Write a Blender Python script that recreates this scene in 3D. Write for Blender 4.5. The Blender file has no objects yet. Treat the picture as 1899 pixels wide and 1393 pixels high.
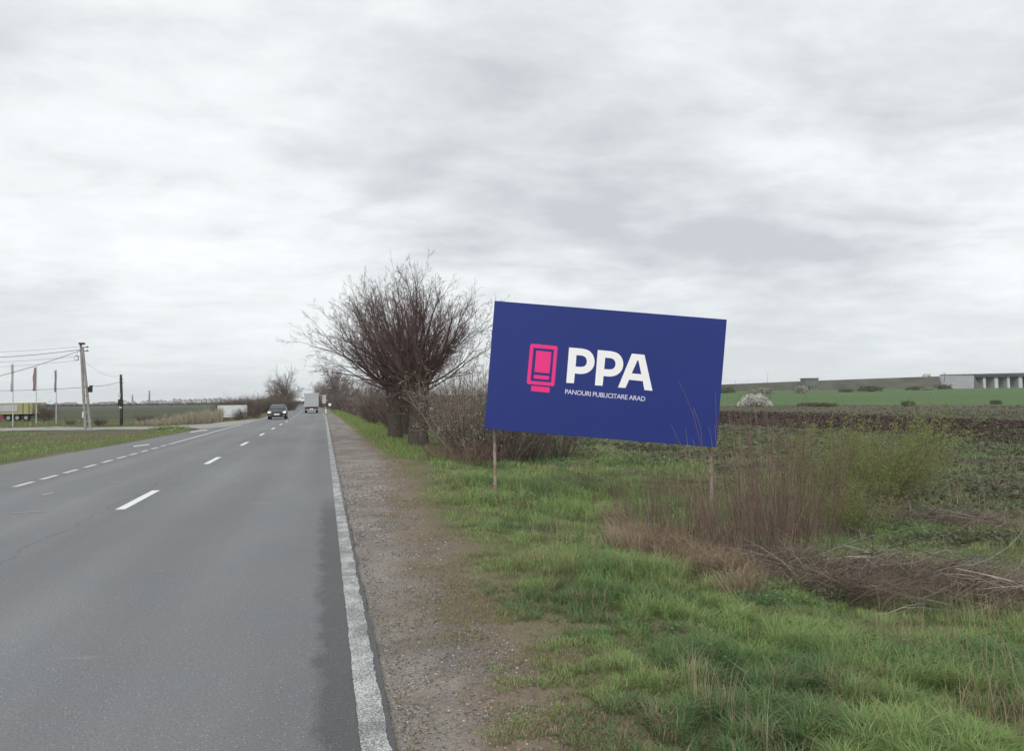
import bpy, bmesh, math, random
import numpy as np
from mathutils import Vector, Matrix, noise as mnoise

random.seed(7)
RNG = np.random.default_rng(7)
PI = math.pi
SC = bpy.context.scene
COL = SC.collection

# ------------------------------------------------------------------ camera
F_PX, CX, CY = 1420.0, 949.5, 696.5
CAM_H = 1.7
YAW, PITCH, ROLL = math.radians(13.83), math.radians(1.80), math.radians(0.70)
CAM_POS = np.array([0.0, 0.0, CAM_H])
_f = np.array([math.sin(YAW)*math.cos(PITCH), math.cos(YAW)*math.cos(PITCH), math.sin(PITCH)])
_r0 = np.array([math.cos(YAW), -math.sin(YAW), 0.0])
_u0 = np.cross(_r0, _f)
_r = _r0*math.cos(ROLL) - _u0*math.sin(ROLL)
_u = _u0*math.cos(ROLL) + _r0*math.sin(ROLL)
cam_d = bpy.data.cameras.new('camera')
cam = bpy.data.objects.new('camera', cam_d); COL.objects.link(cam)
cam_d.sensor_fit = 'HORIZONTAL'; cam_d.sensor_width = 36.0
cam_d.lens = 36.0*F_PX/1899.0
cam_d.clip_start = 0.05; cam_d.clip_end = 20000
M = Matrix(((_r[0], _u[0], -_f[0], 0), (_r[1], _u[1], -_f[1], 0), (_r[2], _u[2], -_f[2], CAM_H), (0, 0, 0, 1)))
cam.matrix_world = M
SC.camera = cam
SC.render.resolution_x = 1024; SC.render.resolution_y = 752

# ------------------------------------------------------------------ world: overcast sky
SUN_EL, SUN_AZ = math.radians(38), math.radians(-152)      # azimuth from +Y towards +X
world = bpy.data.worlds.new('World'); SC.world = world
world.use_nodes = True
nt = world.node_tree; N = nt.nodes; L = nt.links
for n in list(N): N.remove(n)
out = N.new('ShaderNodeOutputWorld')
sky = N.new('ShaderNodeTexSky'); sky.sky_type = 'NISHITA'; sky.sun_disc = False
sky.sun_elevation = SUN_EL; sky.sun_rotation = SUN_AZ
bg1 = N.new('ShaderNodeBackground'); bg1.inputs['Strength'].default_value = 0.08
L.new(sky.outputs[0], bg1.inputs['Color'])
tc = N.new('ShaderNodeTexCoord')
sep = N.new('ShaderNodeSeparateXYZ'); L.new(tc.outputs['Generated'], sep.inputs[0])
def wmath(op, a, b=None, c=None):
    n = N.new('ShaderNodeMath'); n.operation = op
    for i, v in enumerate((a, b, c)):
        if v is None: continue
        if isinstance(v, (int, float)): n.inputs[i].default_value = v
        else: L.new(v, n.inputs[i])
    return n.outputs[0]
zz = wmath('ADD', wmath('MAXIMUM', sep.outputs[2], 0.0), 0.17)
cmb = N.new('ShaderNodeCombineXYZ')
L.new(wmath('DIVIDE', sep.outputs[0], zz), cmb.inputs[0]); L.new(wmath('DIVIDE', sep.outputs[1], zz), cmb.inputs[1])
mp = N.new('ShaderNodeMapping'); L.new(cmb.outputs[0], mp.inputs[0])
mp.inputs['Rotation'].default_value = (0, 0, math.radians(16)); mp.inputs['Scale'].default_value = (0.80, 1.0, 1.0)
mp.inputs['Location'].default_value = (3.3, 1.4, 0.0)
def wnoise(scale, detail, rough, dist):
    n = N.new('ShaderNodeTexNoise'); n.inputs['Scale'].default_value = scale; n.inputs['Detail'].default_value = detail
    n.inputs['Roughness'].default_value = rough; n.inputs['Distortion'].default_value = dist
    L.new(mp.outputs[0], n.inputs['Vector']); return n.outputs['Fac']
n1 = wnoise(0.62, 3.0, 0.5, 0.3)
n2 = wnoise(3.1, 8.0, 0.56, 0.25)
n3 = wnoise(8.0, 6.0, 0.6, 0.1)
n1b = wmath('MULTIPLY', n1, 0.58); n2b = wmath('ADD', wmath('MULTIPLY', n2, 0.33), wmath('MULTIPLY', n3, 0.12))
cl = wmath('ADD', n1b, n2b)
# heavier cloud bank towards the upper right of the view
dv = N.new('ShaderNodeVectorMath'); dv.operation = 'DOT_PRODUCT'
L.new(tc.outputs['Generated'], dv.inputs[0])
_dark = Vector((math.sin(math.radians(24))*0.9, math.cos(math.radians(24))*0.9, 0.44)).normalized()
dv.inputs[1].default_value = _dark
bank = wmath('MULTIPLY', wmath('SMOOTH_MIN', wmath('MAXIMUM', wmath('SUBTRACT', dv.outputs['Value'], 0.88), 0.0), 0.12, 0.05), -0.95)
cl2 = wmath('ADD', cl, bank)
ramp = N.new('ShaderNodeValToRGB'); L.new(cl2, ramp.inputs[0])
cr = ramp.color_ramp
cr.elements[0].position = 0.36; cr.elements[0].color = (0.555, 0.583, 0.612, 1)
cr.elements[1].position = 0.63; cr.elements[1].color = (0.94, 0.965, 0.985, 1)
for p, c in ((0.41, (0.63, 0.66, 0.685, 1)), (0.47, (0.72, 0.755, 0.775, 1)), (0.53, (0.83, 0.86, 0.868, 1))):
    e = cr.elements.new(p); e.color = c
# low cloud base fades to an even pale tone at the horizon
hz = N.new('ShaderNodeMapRange'); L.new(sep.outputs[2], hz.inputs[0])
hz.inputs[1].default_value = 0.0; hz.inputs[2].default_value = 0.16; hz.inputs[3].default_value = 0.8; hz.inputs[4].default_value = 0.0
mx = N.new('ShaderNodeMix'); mx.data_type = 'RGBA'
L.new(hz.outputs[0], mx.inputs[0]); L.new(ramp.outputs[0], mx.inputs[6]); mx.inputs[7].default_value = (0.755, 0.80, 0.815, 1)
bg2 = N.new('ShaderNodeBackground'); bg2.inputs['Strength'].default_value = 1.0
L.new(mx.outputs[2], bg2.inputs['Color'])
ms = N.new('ShaderNodeMixShader'); ms.inputs[0].default_value = 0.95
L.new(bg1.outputs[0], ms.inputs[1]); L.new(bg2.outputs[0], ms.inputs[2]); L.new(ms.outputs[0], out.inputs['Surface'])

sd = bpy.data.lights.new('sun', 'SUN'); sd.energy = 1.5; sd.angle = math.radians(28); sd.color = (1.0, 0.97, 0.93)
sun = bpy.data.objects.new('sun', sd); COL.objects.link(sun)
_sv = Vector((math.sin(SUN_AZ)*math.cos(SUN_EL), math.cos(SUN_AZ)*math.cos(SUN_EL), math.sin(SUN_EL)))
sun.rotation_euler = _sv.to_track_quat('Z', 'Y').to_euler()
SC.view_settings.view_transform = 'Standard'; SC.view_settings.look = 'None'
SC.view_settings.exposure = 0.17; SC.view_settings.gamma = 1.0

# ------------------------------------------------------------------ numeric helpers
_TAB = np.random.default_rng(3).random((256, 256))
def vnoise(x, y):
    x = np.asarray(x, float); y = np.asarray(y, float)
    xi = np.floor(x).astype(int); yi = np.floor(y).astype(int)
    fx = x-xi; fy = y-yi; fx = fx*fx*(3-2*fx); fy = fy*fy*(3-2*fy)
    a = _TAB[xi % 256, yi % 256]; b = _TAB[(xi+1) % 256, yi % 256]
    c = _TAB[xi % 256, (yi+1) % 256]; d = _TAB[(xi+1) % 256, (yi+1) % 256]
    return (a*(1-fx)+b*fx)*(1-fy)+(c*(1-fx)+d*fx)*fy
def fbm(x, y, s=1.0, o=4):
    v = 0; a = 0.5; t = 0
    x = np.asarray(x, float); y = np.asarray(y, float)
    for i in range(o):
        v = v+a*vnoise(x/s+17.3*i, y/s+9.1*i); t += a; a *= 0.5; s *= 0.5
    return v/t
def sst(a, b, x):
    t = np.clip((np.asarray(x, float)-a)/(b-a), 0, 1); return t*t*(3-2*t)
def lerp(a, b, t): return a+(b-a)*t
def curve_off(y):                       # the road bends gently to the left far away
    y = np.asarray(y, float)
    return -1.0e-4*np.maximum(np.minimum(y, 260)-62, 0)**2-.0396*np.maximum(y-260, 0)
def left_edge(y):                       # left border of the paved surface, from the road axis frame
    return np.interp(y, [-30, 8, 22, 30, 36, 49, 56, 75, 90], [-9.6, -9.5, -9.1, -8.7, -8.3, -7.9, -7.6, -6.6, -6.45])
def depth(x, y): return np.asarray(x)*math.sin(YAW)+np.asarray(y)*math.cos(YAW)
def TZ(x, y):
    x = np.asarray(x, float); y = np.asarray(y, float)
    yy = np.clip(y, -50, 330)
    u = x-curve_off(yy); w = depth(x, y)
    le = left_edge(yy)
    n = fbm(x, y, 2.2, 4)-0.5
    nb = fbm(x, y, 9.0, 2)-0.5
    right = -0.34*sst(1.6, 5.5, u)-0.12*sst(5, 9, u)
    right = right+0.16*n*sst(1.0, 3.0, u)+0.2*nb*sst(5, 14, u)
    right = right+5.1*np.clip((w-60)/340, 0, 1)*sst(12, 70, u)
    d = le-u
    left = -0.62*sst(0.8, 7.0, d)+0.10*n*sst(0.2, 1.5, d)+0.25*nb*sst(4, 12, d)
    z = -0.012+np.where(u > 0, right, 0)+np.where(d > 0, left, 0)
    z = z-0.03*sst(0.30, 0.40, u)
    return z
def ray(px, py): 
    d = _f+(px-CX)/F_PX*_r-(py-CY)/F_PX*_u
    return d
def G(px, py):                          # ground point seen in that direction
    d = ray(px, py); ts = np.geomspace(2, 6000, 900)
    P = CAM_POS+d*ts[:, None]; h = P[:, 2]-TZ(P[:, 0], P[:, 1]); i = int(np.argmax(h < 0))
    if not (h < 0).any(): return CAM_POS+d*6000
    a, b = ts[i-1], ts[i]; t = a+(b-a)*h[i-1]/(h[i-1]-h[i])
    p = CAM_POS+d*t
    return np.array([p[0], p[1], float(TZ(p[0], p[1]))])
def AT(px, dep):                        # ground point in the direction of px, at a distance along the view axis
    p = CAM_POS+ray(px, 740)*dep
    return np.array([p[0], p[1], float(TZ(p[0], p[1]))])
def PT(px, py, dep): return CAM_POS+ray(px, py)*dep

# ------------------------------------------------------------------ materials
MATS = {}
def mat(name, col, rough=0.8, var=0.0, scale=5.0, bump=0.0, metal=0.0, emit=0.0, attr=False, trans=0.0, spec=0.3, det=4.0, col2=None):
    if name in MATS: return MATS[name]
    m = bpy.data.materials.new(name); m.use_nodes = True; MATS[name] = m
    t = m.node_tree; b = t.nodes['Principled BSDF']
    b.inputs['Roughness'].default_value = rough; b.inputs['Metallic'].default_value = metal
    b.inputs['Specular IOR Level'].default_value = spec
    b.inputs['Base Color'].default_value = (*col, 1)
    src = None
    if attr:
        a = t.nodes.new('ShaderNodeAttribute'); a.attribute_name = 'col'; src = a.outputs['Color']
        t.links.new(src, b.inputs['Base Color'])
    if var > 0 or bump > 0:
        tc = t.nodes.new('ShaderNodeTexCoord'); nz = t.nodes.new('ShaderNodeTexNoise')
        nz.inputs['Scale'].default_value = scale; nz.inputs['Detail'].default_value = det
        t.links.new(tc.outputs['Object'], nz.inputs['Vector'])
        if var > 0:
            mr = t.nodes.new('ShaderNodeMapRange'); mr.inputs[1].default_value = 0.3; mr.inputs[2].default_value = 0.7
            mr.inputs[3].default_value = 1-var; mr.inputs[4].default_value = 1+var
            t.links.new(nz.outputs['Fac'], mr.inputs[0])
            mm = t.nodes.new('ShaderNodeMix'); mm.data_type = 'RGBA'; mm.blend_type = 'MULTIPLY'; mm.inputs[0].default_value = 1
            if src: t.links.new(src, mm.inputs[6])
            elif col2:
                m2 = t.nodes.new('ShaderNodeMix'); m2.data_type = 'RGBA'
                m2.inputs[6].default_value = (*col, 1); m2.inputs[7].default_value = (*col2, 1)
                r2 = t.nodes.new('ShaderNodeMapRange'); r2.inputs[1].default_value = 0.42; r2.inputs[2].default_value = 0.6
                t.links.new(nz.outputs['Fac'], r2.inputs[0]); t.links.new(r2.outputs[0], m2.inputs[0])
                t.links.new(m2.outputs[2], mm.inputs[6])
            else: mm.inputs[6].default_value = (*col, 1)
            cb = t.nodes.new('ShaderNodeCombineColor')
            for i in range(3): t.links.new(mr.outputs[0], cb.inputs[i])
            t.links.new(cb.outputs[0], mm.inputs[7]); t.links.new(mm.outputs[2], b.inputs['Base Color']); src = mm.outputs[2]
        if bump > 0:
            bp = t.nodes.new('ShaderNodeBump'); bp.inputs['Strength'].default_value = bump; bp.inputs['Distance'].default_value = 0.02
            t.links.new(nz.outputs['Fac'], bp.inputs['Height']); t.links.new(bp.outputs[0], b.inputs['Normal'])
    if emit > 0:
        b.inputs['Emission Color'].default_value = (*col, 1); b.inputs['Emission Strength'].default_value = emit
    if trans > 0:
        o = t.nodes['Material Output']; ts = t.nodes.new('ShaderNodeBsdfTranslucent'); mi = t.nodes.new('ShaderNodeMixShader')
        mi.inputs[0].default_value = trans; ts.inputs[0].default_value = (*col, 1)
        if src: t.links.new(src, ts.inputs[0])
        t.links.new(b.outputs[0], mi.inputs[1]); t.links.new(ts.outputs[0], mi.inputs[2]); t.links.new(mi.outputs[0], o.inputs['Surface'])
    return m

# ------------------------------------------------------------------ object helpers
def tag(o, label=None, cat=None, group=None, kind=None):
    if label: o['label'] = label
    if cat: o['category'] = cat
    if group: o['group'] = group
    if kind: o['kind'] = kind
    return o
def empty(name, loc, label, cat, group=None, rz=0.0):
    o = bpy.data.objects.new(name, None); COL.objects.link(o)
    o.location = [float(v) for v in loc]; o.rotation_euler = (0, 0, rz); o.empty_display_size = 0.2
    return tag(o, label, cat, group)
def link(name, me, parent=None):
    o = bpy.data.objects.new(name, me); COL.objects.link(o)
    if parent: o.parent = parent
    return o
def np_mesh(name, V, quads=None, tris=None, cols=None, m=None, smooth=False):
    me = bpy.data.meshes.new(name)
    V = np.ascontiguousarray(V, dtype=np.float32)
    me.vertices.add(len(V)); me.vertices.foreach_set('co', V.ravel())
    nq = 0 if quads is None else len(quads); ntr = 0 if tris is None else len(tris)
    idx = []; st = []
    if nq: idx.append(np.asarray(quads, np.int32).ravel()); st.append(np.arange(nq)*4)
    if ntr: idx.append(np.asarray(tris, np.int32).ravel()); st.append(nq*4+np.arange(ntr)*3)
    idx = np.concatenate(idx); st = np.concatenate(st)
    me.loops.add(len(idx)); me.loops.foreach_set('vertex_index', idx)
    me.polygons.add(nq+ntr); me.polygons.foreach_set('loop_start', st.astype(np.int32))
    me.update(calc_edges=True)
    if cols is not None:
        a = me.color_attributes.new('col', 'FLOAT_COLOR', 'POINT')
        c = np.ones((len(V), 4), np.float32); c[:, :3] = cols
        a.data.foreach_set('color', c.ravel())
    if smooth: me.polygons.foreach_set('use_smooth', np.ones(nq+ntr, bool))
    me.validate()
    if m: me.materials.append(m)
    return me

class MB:
    """collects boxes, prisms and lathes into one mesh"""
    def __init__(s): s.v = []; s.f = []
    def add(s, vs, fs):
        k = len(s.v); s.v += [tuple(map(float, v)) for v in vs]; s.f += [tuple(k+i for i in f) for f in fs]; return s
    def box(s, x0, x1, y0, y1, z0, z1, R=None, T=(0, 0, 0)):
        vs = [(x, y, z) for z in (z0, z1) for y in (y0, y1) for x in (x0, x1)]
        if R is not None: vs = [tuple(R @ Vector(v)+Vector(T)) for v in vs]
        return s.add(vs, [(0, 2, 3, 1), (4, 5, 7, 6), (0, 1, 5, 4), (2, 6, 7, 3), (0, 4, 6, 2), (1, 3, 7, 5)])
    def tube(s, pts, rad, n=8, caps=True, sq=None):
        pts = [Vector(p) for p in pts]
        if isinstance(rad, (int, float)): rad = [rad]*len(pts)
        vs = []; ref = None
        for i, p in enumerate(pts):
            d = (pts[min(i+1, len(pts)-1)]-pts[max(i-1, 0)]).normalized()
            if ref is None: ref = d.orthogonal().normalized()
            ref = (ref-d*ref.dot(d)).normalized(); b = d.cross(ref)
            for k in range(n):
                a = 2*PI*k/n; vs.append(p+(ref*math.cos(a)+b*math.sin(a))*rad[i])
        fs = [(i*n+k, i*n+(k+1) % n, (i+1)*n+(k+1) % n, (i+1)*n+k) for i in range(len(pts)-1) for k in range(n)]
        if caps: fs += [tuple(range(n-1, -1, -1)), tuple((len(pts)-1)*n+k for k in range(n))]
        return s.add(vs, fs)
    def loft(s, rings, caps=True):           # rings: lists of same-length points
        n = len(rings[0]); vs = [p for r in rings for p in r]
        fs = [(i*n+k, i*n+(k+1) % n, (i+1)*n+(k+1) % n, (i+1)*n+k) for i in range(len(rings)-1) for k in range(n)]
        if caps: fs += [tuple(range(n-1, -1, -1)), tuple((len(rings)-1)*n+k for k in range(n))]
        return s.add(vs, fs)
    def prism(s, poly, ax, a0, a1):          # poly in the two other axes, extruded along ax
        n = len(poly)
        def mk(p, a):
            return (a, p[0], p[1]) if ax == 0 else ((p[0], a, p[1]) if ax == 1 else (p[0], p[1], a))
        vs = [mk(p, a0) for p in poly]+[mk(p, a1) for p in poly]
        return s.add(vs, [tuple(range(n)), tuple(range(2*n-1, n-1, -1))]+[(i, n+i, n+(i+1) % n, (i+1) % n) for i in range(n)])
    def build(s, name, m, parent=None, bevel=0.0, smooth=False):
        me = bpy.data.meshes.new(name); me.from_pydata(s.v, [], s.f); me.validate()
        bm = bmesh.new(); bm.from_mesh(me); bmesh.ops.recalc_face_normals(bm, faces=bm.faces)
        if bevel > 0: bmesh.ops.bevel(bm, geom=list(bm.edges), offset=bevel, segments=2, affect='EDGES', profile=0.6)
        bm.to_mesh(me); bm.free()
        if smooth:
            for p in me.polygons: p.use_smooth = True
        me.materials.append(m)
        return link(name, me, parent)

def copy_tree(o, parent=None):
    c = o.copy(); COL.objects.link(c); c.parent = parent
    for ch in list(o.children): copy_tree(ch, c)
    return c

def prisms(P0, P1, R0, R1, n=3):
    P0 = np.asarray(P0, float); P1 = np.asarray(P1, float); R0 = np.asarray(R0, float); R1 = np.asarray(R1, float)
    D = P1-P0; D /= np.maximum(np.linalg.norm(D, axis=1, keepdims=True), 1e-9)
    H = np.where(np.abs(D[:, 2:3]) > 0.9, np.array([[1.0, 0, 0]]), np.array([[0, 0, 1.0]]))
    A = np.cross(D, H); A /= np.linalg.norm(A, axis=1, keepdims=True); B = np.cross(D, A)
    K = len(P0); V = np.zeros((K, 2*n, 3))
    for k in range(n):
        a = 2*PI*k/n; o = A*math.cos(a)+B*math.sin(a)
        V[:, k] = P0+o*R0[:, None]; V[:, n+k] = P1+o*R1[:, None]
    base = (np.arange(K)*2*n)[:, None]
    Q = np.stack([np.stack([base[:, 0]+k, base[:, 0]+(k+1) % n, base[:, 0]+n+(k+1) % n, base[:, 0]+n+k], 1) for k in range(n)], 1).reshape(-1, 4)
    return V.reshape(-1, 3), Q

def leaf_quads(C, size, cols, flat=0.0, rng=RNG):
    """small randomly turned faces at the points C"""
    K = len(C); a = rng.normal(size=(K, 3)); a[:, 2] *= (1-flat)
    a /= np.linalg.norm(a, axis=1, keepdims=True)
    h = rng.normal(size=(K, 3)); b = np.cross(a, h); b /= np.linalg.norm(b, axis=1, keepdims=True)
    if flat > 0: b[:, 2] *= (1-flat)
    s = np.asarray(size).reshape(-1, 1)*np.ones((K, 1))
    V = np.stack([C-a*s, C+b*s*0.5, C+a*s, C-b*s*0.5], 1).reshape(-1, 3)
    Q = np.arange(K*4).reshape(-1, 4)
    return V, Q, np.repeat(cols, 4, axis=0)

def blades(P, hgt, wid, yaw, lean, col, curl=0.5, rng=RNG):
    """grass blades: two-segment tapering strips"""
    K = len(P); wv = np.stack([np.cos(yaw), np.sin(yaw), np.zeros(K)], 1)
    ld = np.stack([-np.sin(yaw), np.cos(yaw), np.zeros(K)], 1)
    if isinstance(lean, tuple): ld = lean[1]; lean = lean[0]
    h = hgt[:, None]; w = wid[:, None]; l = lean[:, None]
    up = np.array([[0, 0, 1.0]])
    mid = P+up*h*0.55+ld*h*l*0.35; tip = P+up*h*(1-0.3*np.clip(l, 0, 1))+ld*h*l
    V = np.stack([P-wv*w*0.5, P+wv*w*0.5, mid+wv*w*0.4, mid-wv*w*0.4, tip], 1).reshape(-1, 3)
    b = np.arange(K)*5
    Q = np.stack([b, b+1, b+2, b+3], 1); T = np.stack([b+3, b+2, b+4], 1)
    C = np.repeat(col, 5, axis=0)
    return V, Q, T, C

# ------------------------------------------------------------------ ground
def line_side(p, q):
    p = np.array(p[:2]); q = np.array(q[:2]); d = (q-p)/np.linalg.norm(q-p); n = np.array([-d[1], d[0]])
    if -(p[0]*n[0]+p[1]*n[1]) > 0: n = -n      # the camera stays on the near side
    return lambda x, y: (x-p[0])*n[0]+(y-p[1])*n[1]      # positive = beyond
L_green = line_side(G(1340, 753.5), G(1899, 751.5))
L_s1 = line_side(G(1340, 786), G(1899, 823)); L_s2 = line_side(G(1340, 763), G(1899, 782))
L_s3 = line_side(G(1500, 770), G(1899, 776))
def gravel_edge(y):
    y = np.asarray(y, float)
    return np.clip(0.92+np.maximum(y-7, 0)*0.055, 0.9, 1.75)+0.7*(fbm(y*0+3, y, 1.3, 4)-0.5)
def ground_colour(x, y):
    x = np.asarray(x, float); y = np.asarray(y, float)
    u = x-curve_off(np.clip(y, -50, 330)); w = depth(x, y)
    n = fbm(x, y, 1.0, 5); nl = fbm(x, y, 6.0, 4); nf = fbm(x, y*3, 14.0, 4)
    def C(r, g, b): return np.array([r, g, b])[None]*np.ones(x.shape+(1,))
    grav = lerp(C(.195, .172, .156), C(.25, .224, .202), sst(.42, .58, fbm(x, y, .5, 4))[..., None])*(0.8+0.4*n)[..., None]
    dirt = C(.19, .148, .115)*(0.8+0.4*n)[..., None]
    turf = lerp(C(.11, .135, .055), C(.165, .145, .085), sst(.4, .62, n)[..., None])
    turf = lerp(turf, C(.095, .145, .055), (sst(18, 34, w)*sst(.35, .5, nl)*.8)[..., None])
    ge = gravel_edge(y)
    c = lerp(grav, dirt, sst(-0.3, 0.15, u-ge+.9*(n-.5))[..., None])
    c = lerp(c, turf, sst(0.2, 0.85, u-ge+0.5*(n-0.5))[..., None])
    # weedy ground of the field on the right
    weedy = lerp(C(.105, .115, .06), C(.075, .055, .045), sst(.48, .6, fbm(x, y*1.6, 3.0, 4))[..., None])
    c = lerp(c, weedy, (sst(8, 14, u)*sst(9, 16, w))[..., None])
    d1 = L_s1(x, y); d2 = L_s2(x, y); d3 = L_s3(x, y); dg = L_green(x, y)
    strip = sst(-1.5, 0.4, d1)*sst(3.5, -.5, d2)
    soil = C(.044, .026, .021)*(0.75+0.5*n)[..., None]
    c = lerp(c, soil, (strip*sst(10, 15, u))[..., None])
    mid = C(.10, .095, .062)*(0.7+0.6*fbm(x*0.5, y*2, 3.0, 4))[..., None]
    c = lerp(c, mid, (sst(-1, 3, d2)*sst(10, 15, u))[..., None])
    green = C(.088, .145, .055)*(0.88+0.24*fbm(x, y, 25, 3))[..., None]
    c = lerp(c, green, (sst(-1.0, 3.0, dg)*sst(10, 25, u))[..., None])
    # left side
    le = left_edge(np.clip(y, -50, 330)); d = le-u
    lturf = lerp(C(.085, .105, .045), C(.12, .105, .07), sst(.42, .62, nl)[..., None])
    lfield = lerp(C(.062, .078, .045), C(.085, .085, .052), sst(.4, .6, fbm(x, y, 60, 3))[..., None])
    lf = lerp(lturf, lfield, sst(95, 130, w)[..., None])
    c = np.where((d > -0.3)[..., None], lerp(C(.17, .15, .125), lf, sst(0.0, 0.5, d+0.6*(n-0.5))[..., None]), c)
    return c
def axis(fine0, fine1, step, lim0, lim1, g=1.09):
    a = list(np.arange(fine0, fine1, step)); s = step; v = a[-1]
    while v < lim1: s *= g; v += s; a.append(v)
    s = step; v = a[0]; b = []
    while v > lim0: s *= g; v -= s; b.append(v)
    return np.array(b[::-1]+a)
xs = axis(-1.0, 9.0, 0.10, -4300, 4300, 1.06); ys = axis(2.6, 18.0, 0.12, -1200, 5200, 1.045)
GX, GY = np.meshgrid(xs, ys)
GZ = TZ(GX, GY)
V = np.stack([GX, GY, GZ], -1).reshape(-1, 3)
ny, nx = GX.shape
ii = (np.arange(ny-1)[:, None]*nx+np.arange(nx-1)[None]).ravel()
Q = np.stack([ii, ii+1, ii+nx+1, ii+nx], 1)
gm = mat('ground_earth', (.1, .1, .06), rough=0.95, var=0.26, scale=55.0, bump=0.45, attr=True, spec=0.15, det=8.0)
me = np_mesh('ground', V, Q, cols=ground_colour(GX, GY).reshape(-1, 3), m=gm, smooth=True)
tag(link('ground', me), kind='structure')

# ------------------------------------------------------------------ road
def strip_mesh(name, ylist, ufun0, ufun1, m, z=0.0, nu=2, parent=None, zf=None):
    ylist = np.asarray(ylist, float); rows = []
    for k in range(nu):
        t = k/(nu-1); u = ufun0(ylist)*(1-t)+ufun1(ylist)*t
        x = u+curve_off(ylist); zz_ = np.full_like(x, z) if zf is None else zf(x, ylist)+z
        rows.append(np.stack([x, ylist, zz_], 1))
    V = np.stack(rows, 1).reshape(-1, 3); n = len(ylist)
    Q = np.array([[i*nu+k, i*nu+k+1, (i+1)*nu+k+1, (i+1)*nu+k] for i in range(n-1) for k in range(nu-1)])
    return link(name, np_mesh(name, V, Q, m=m), parent)

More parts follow.
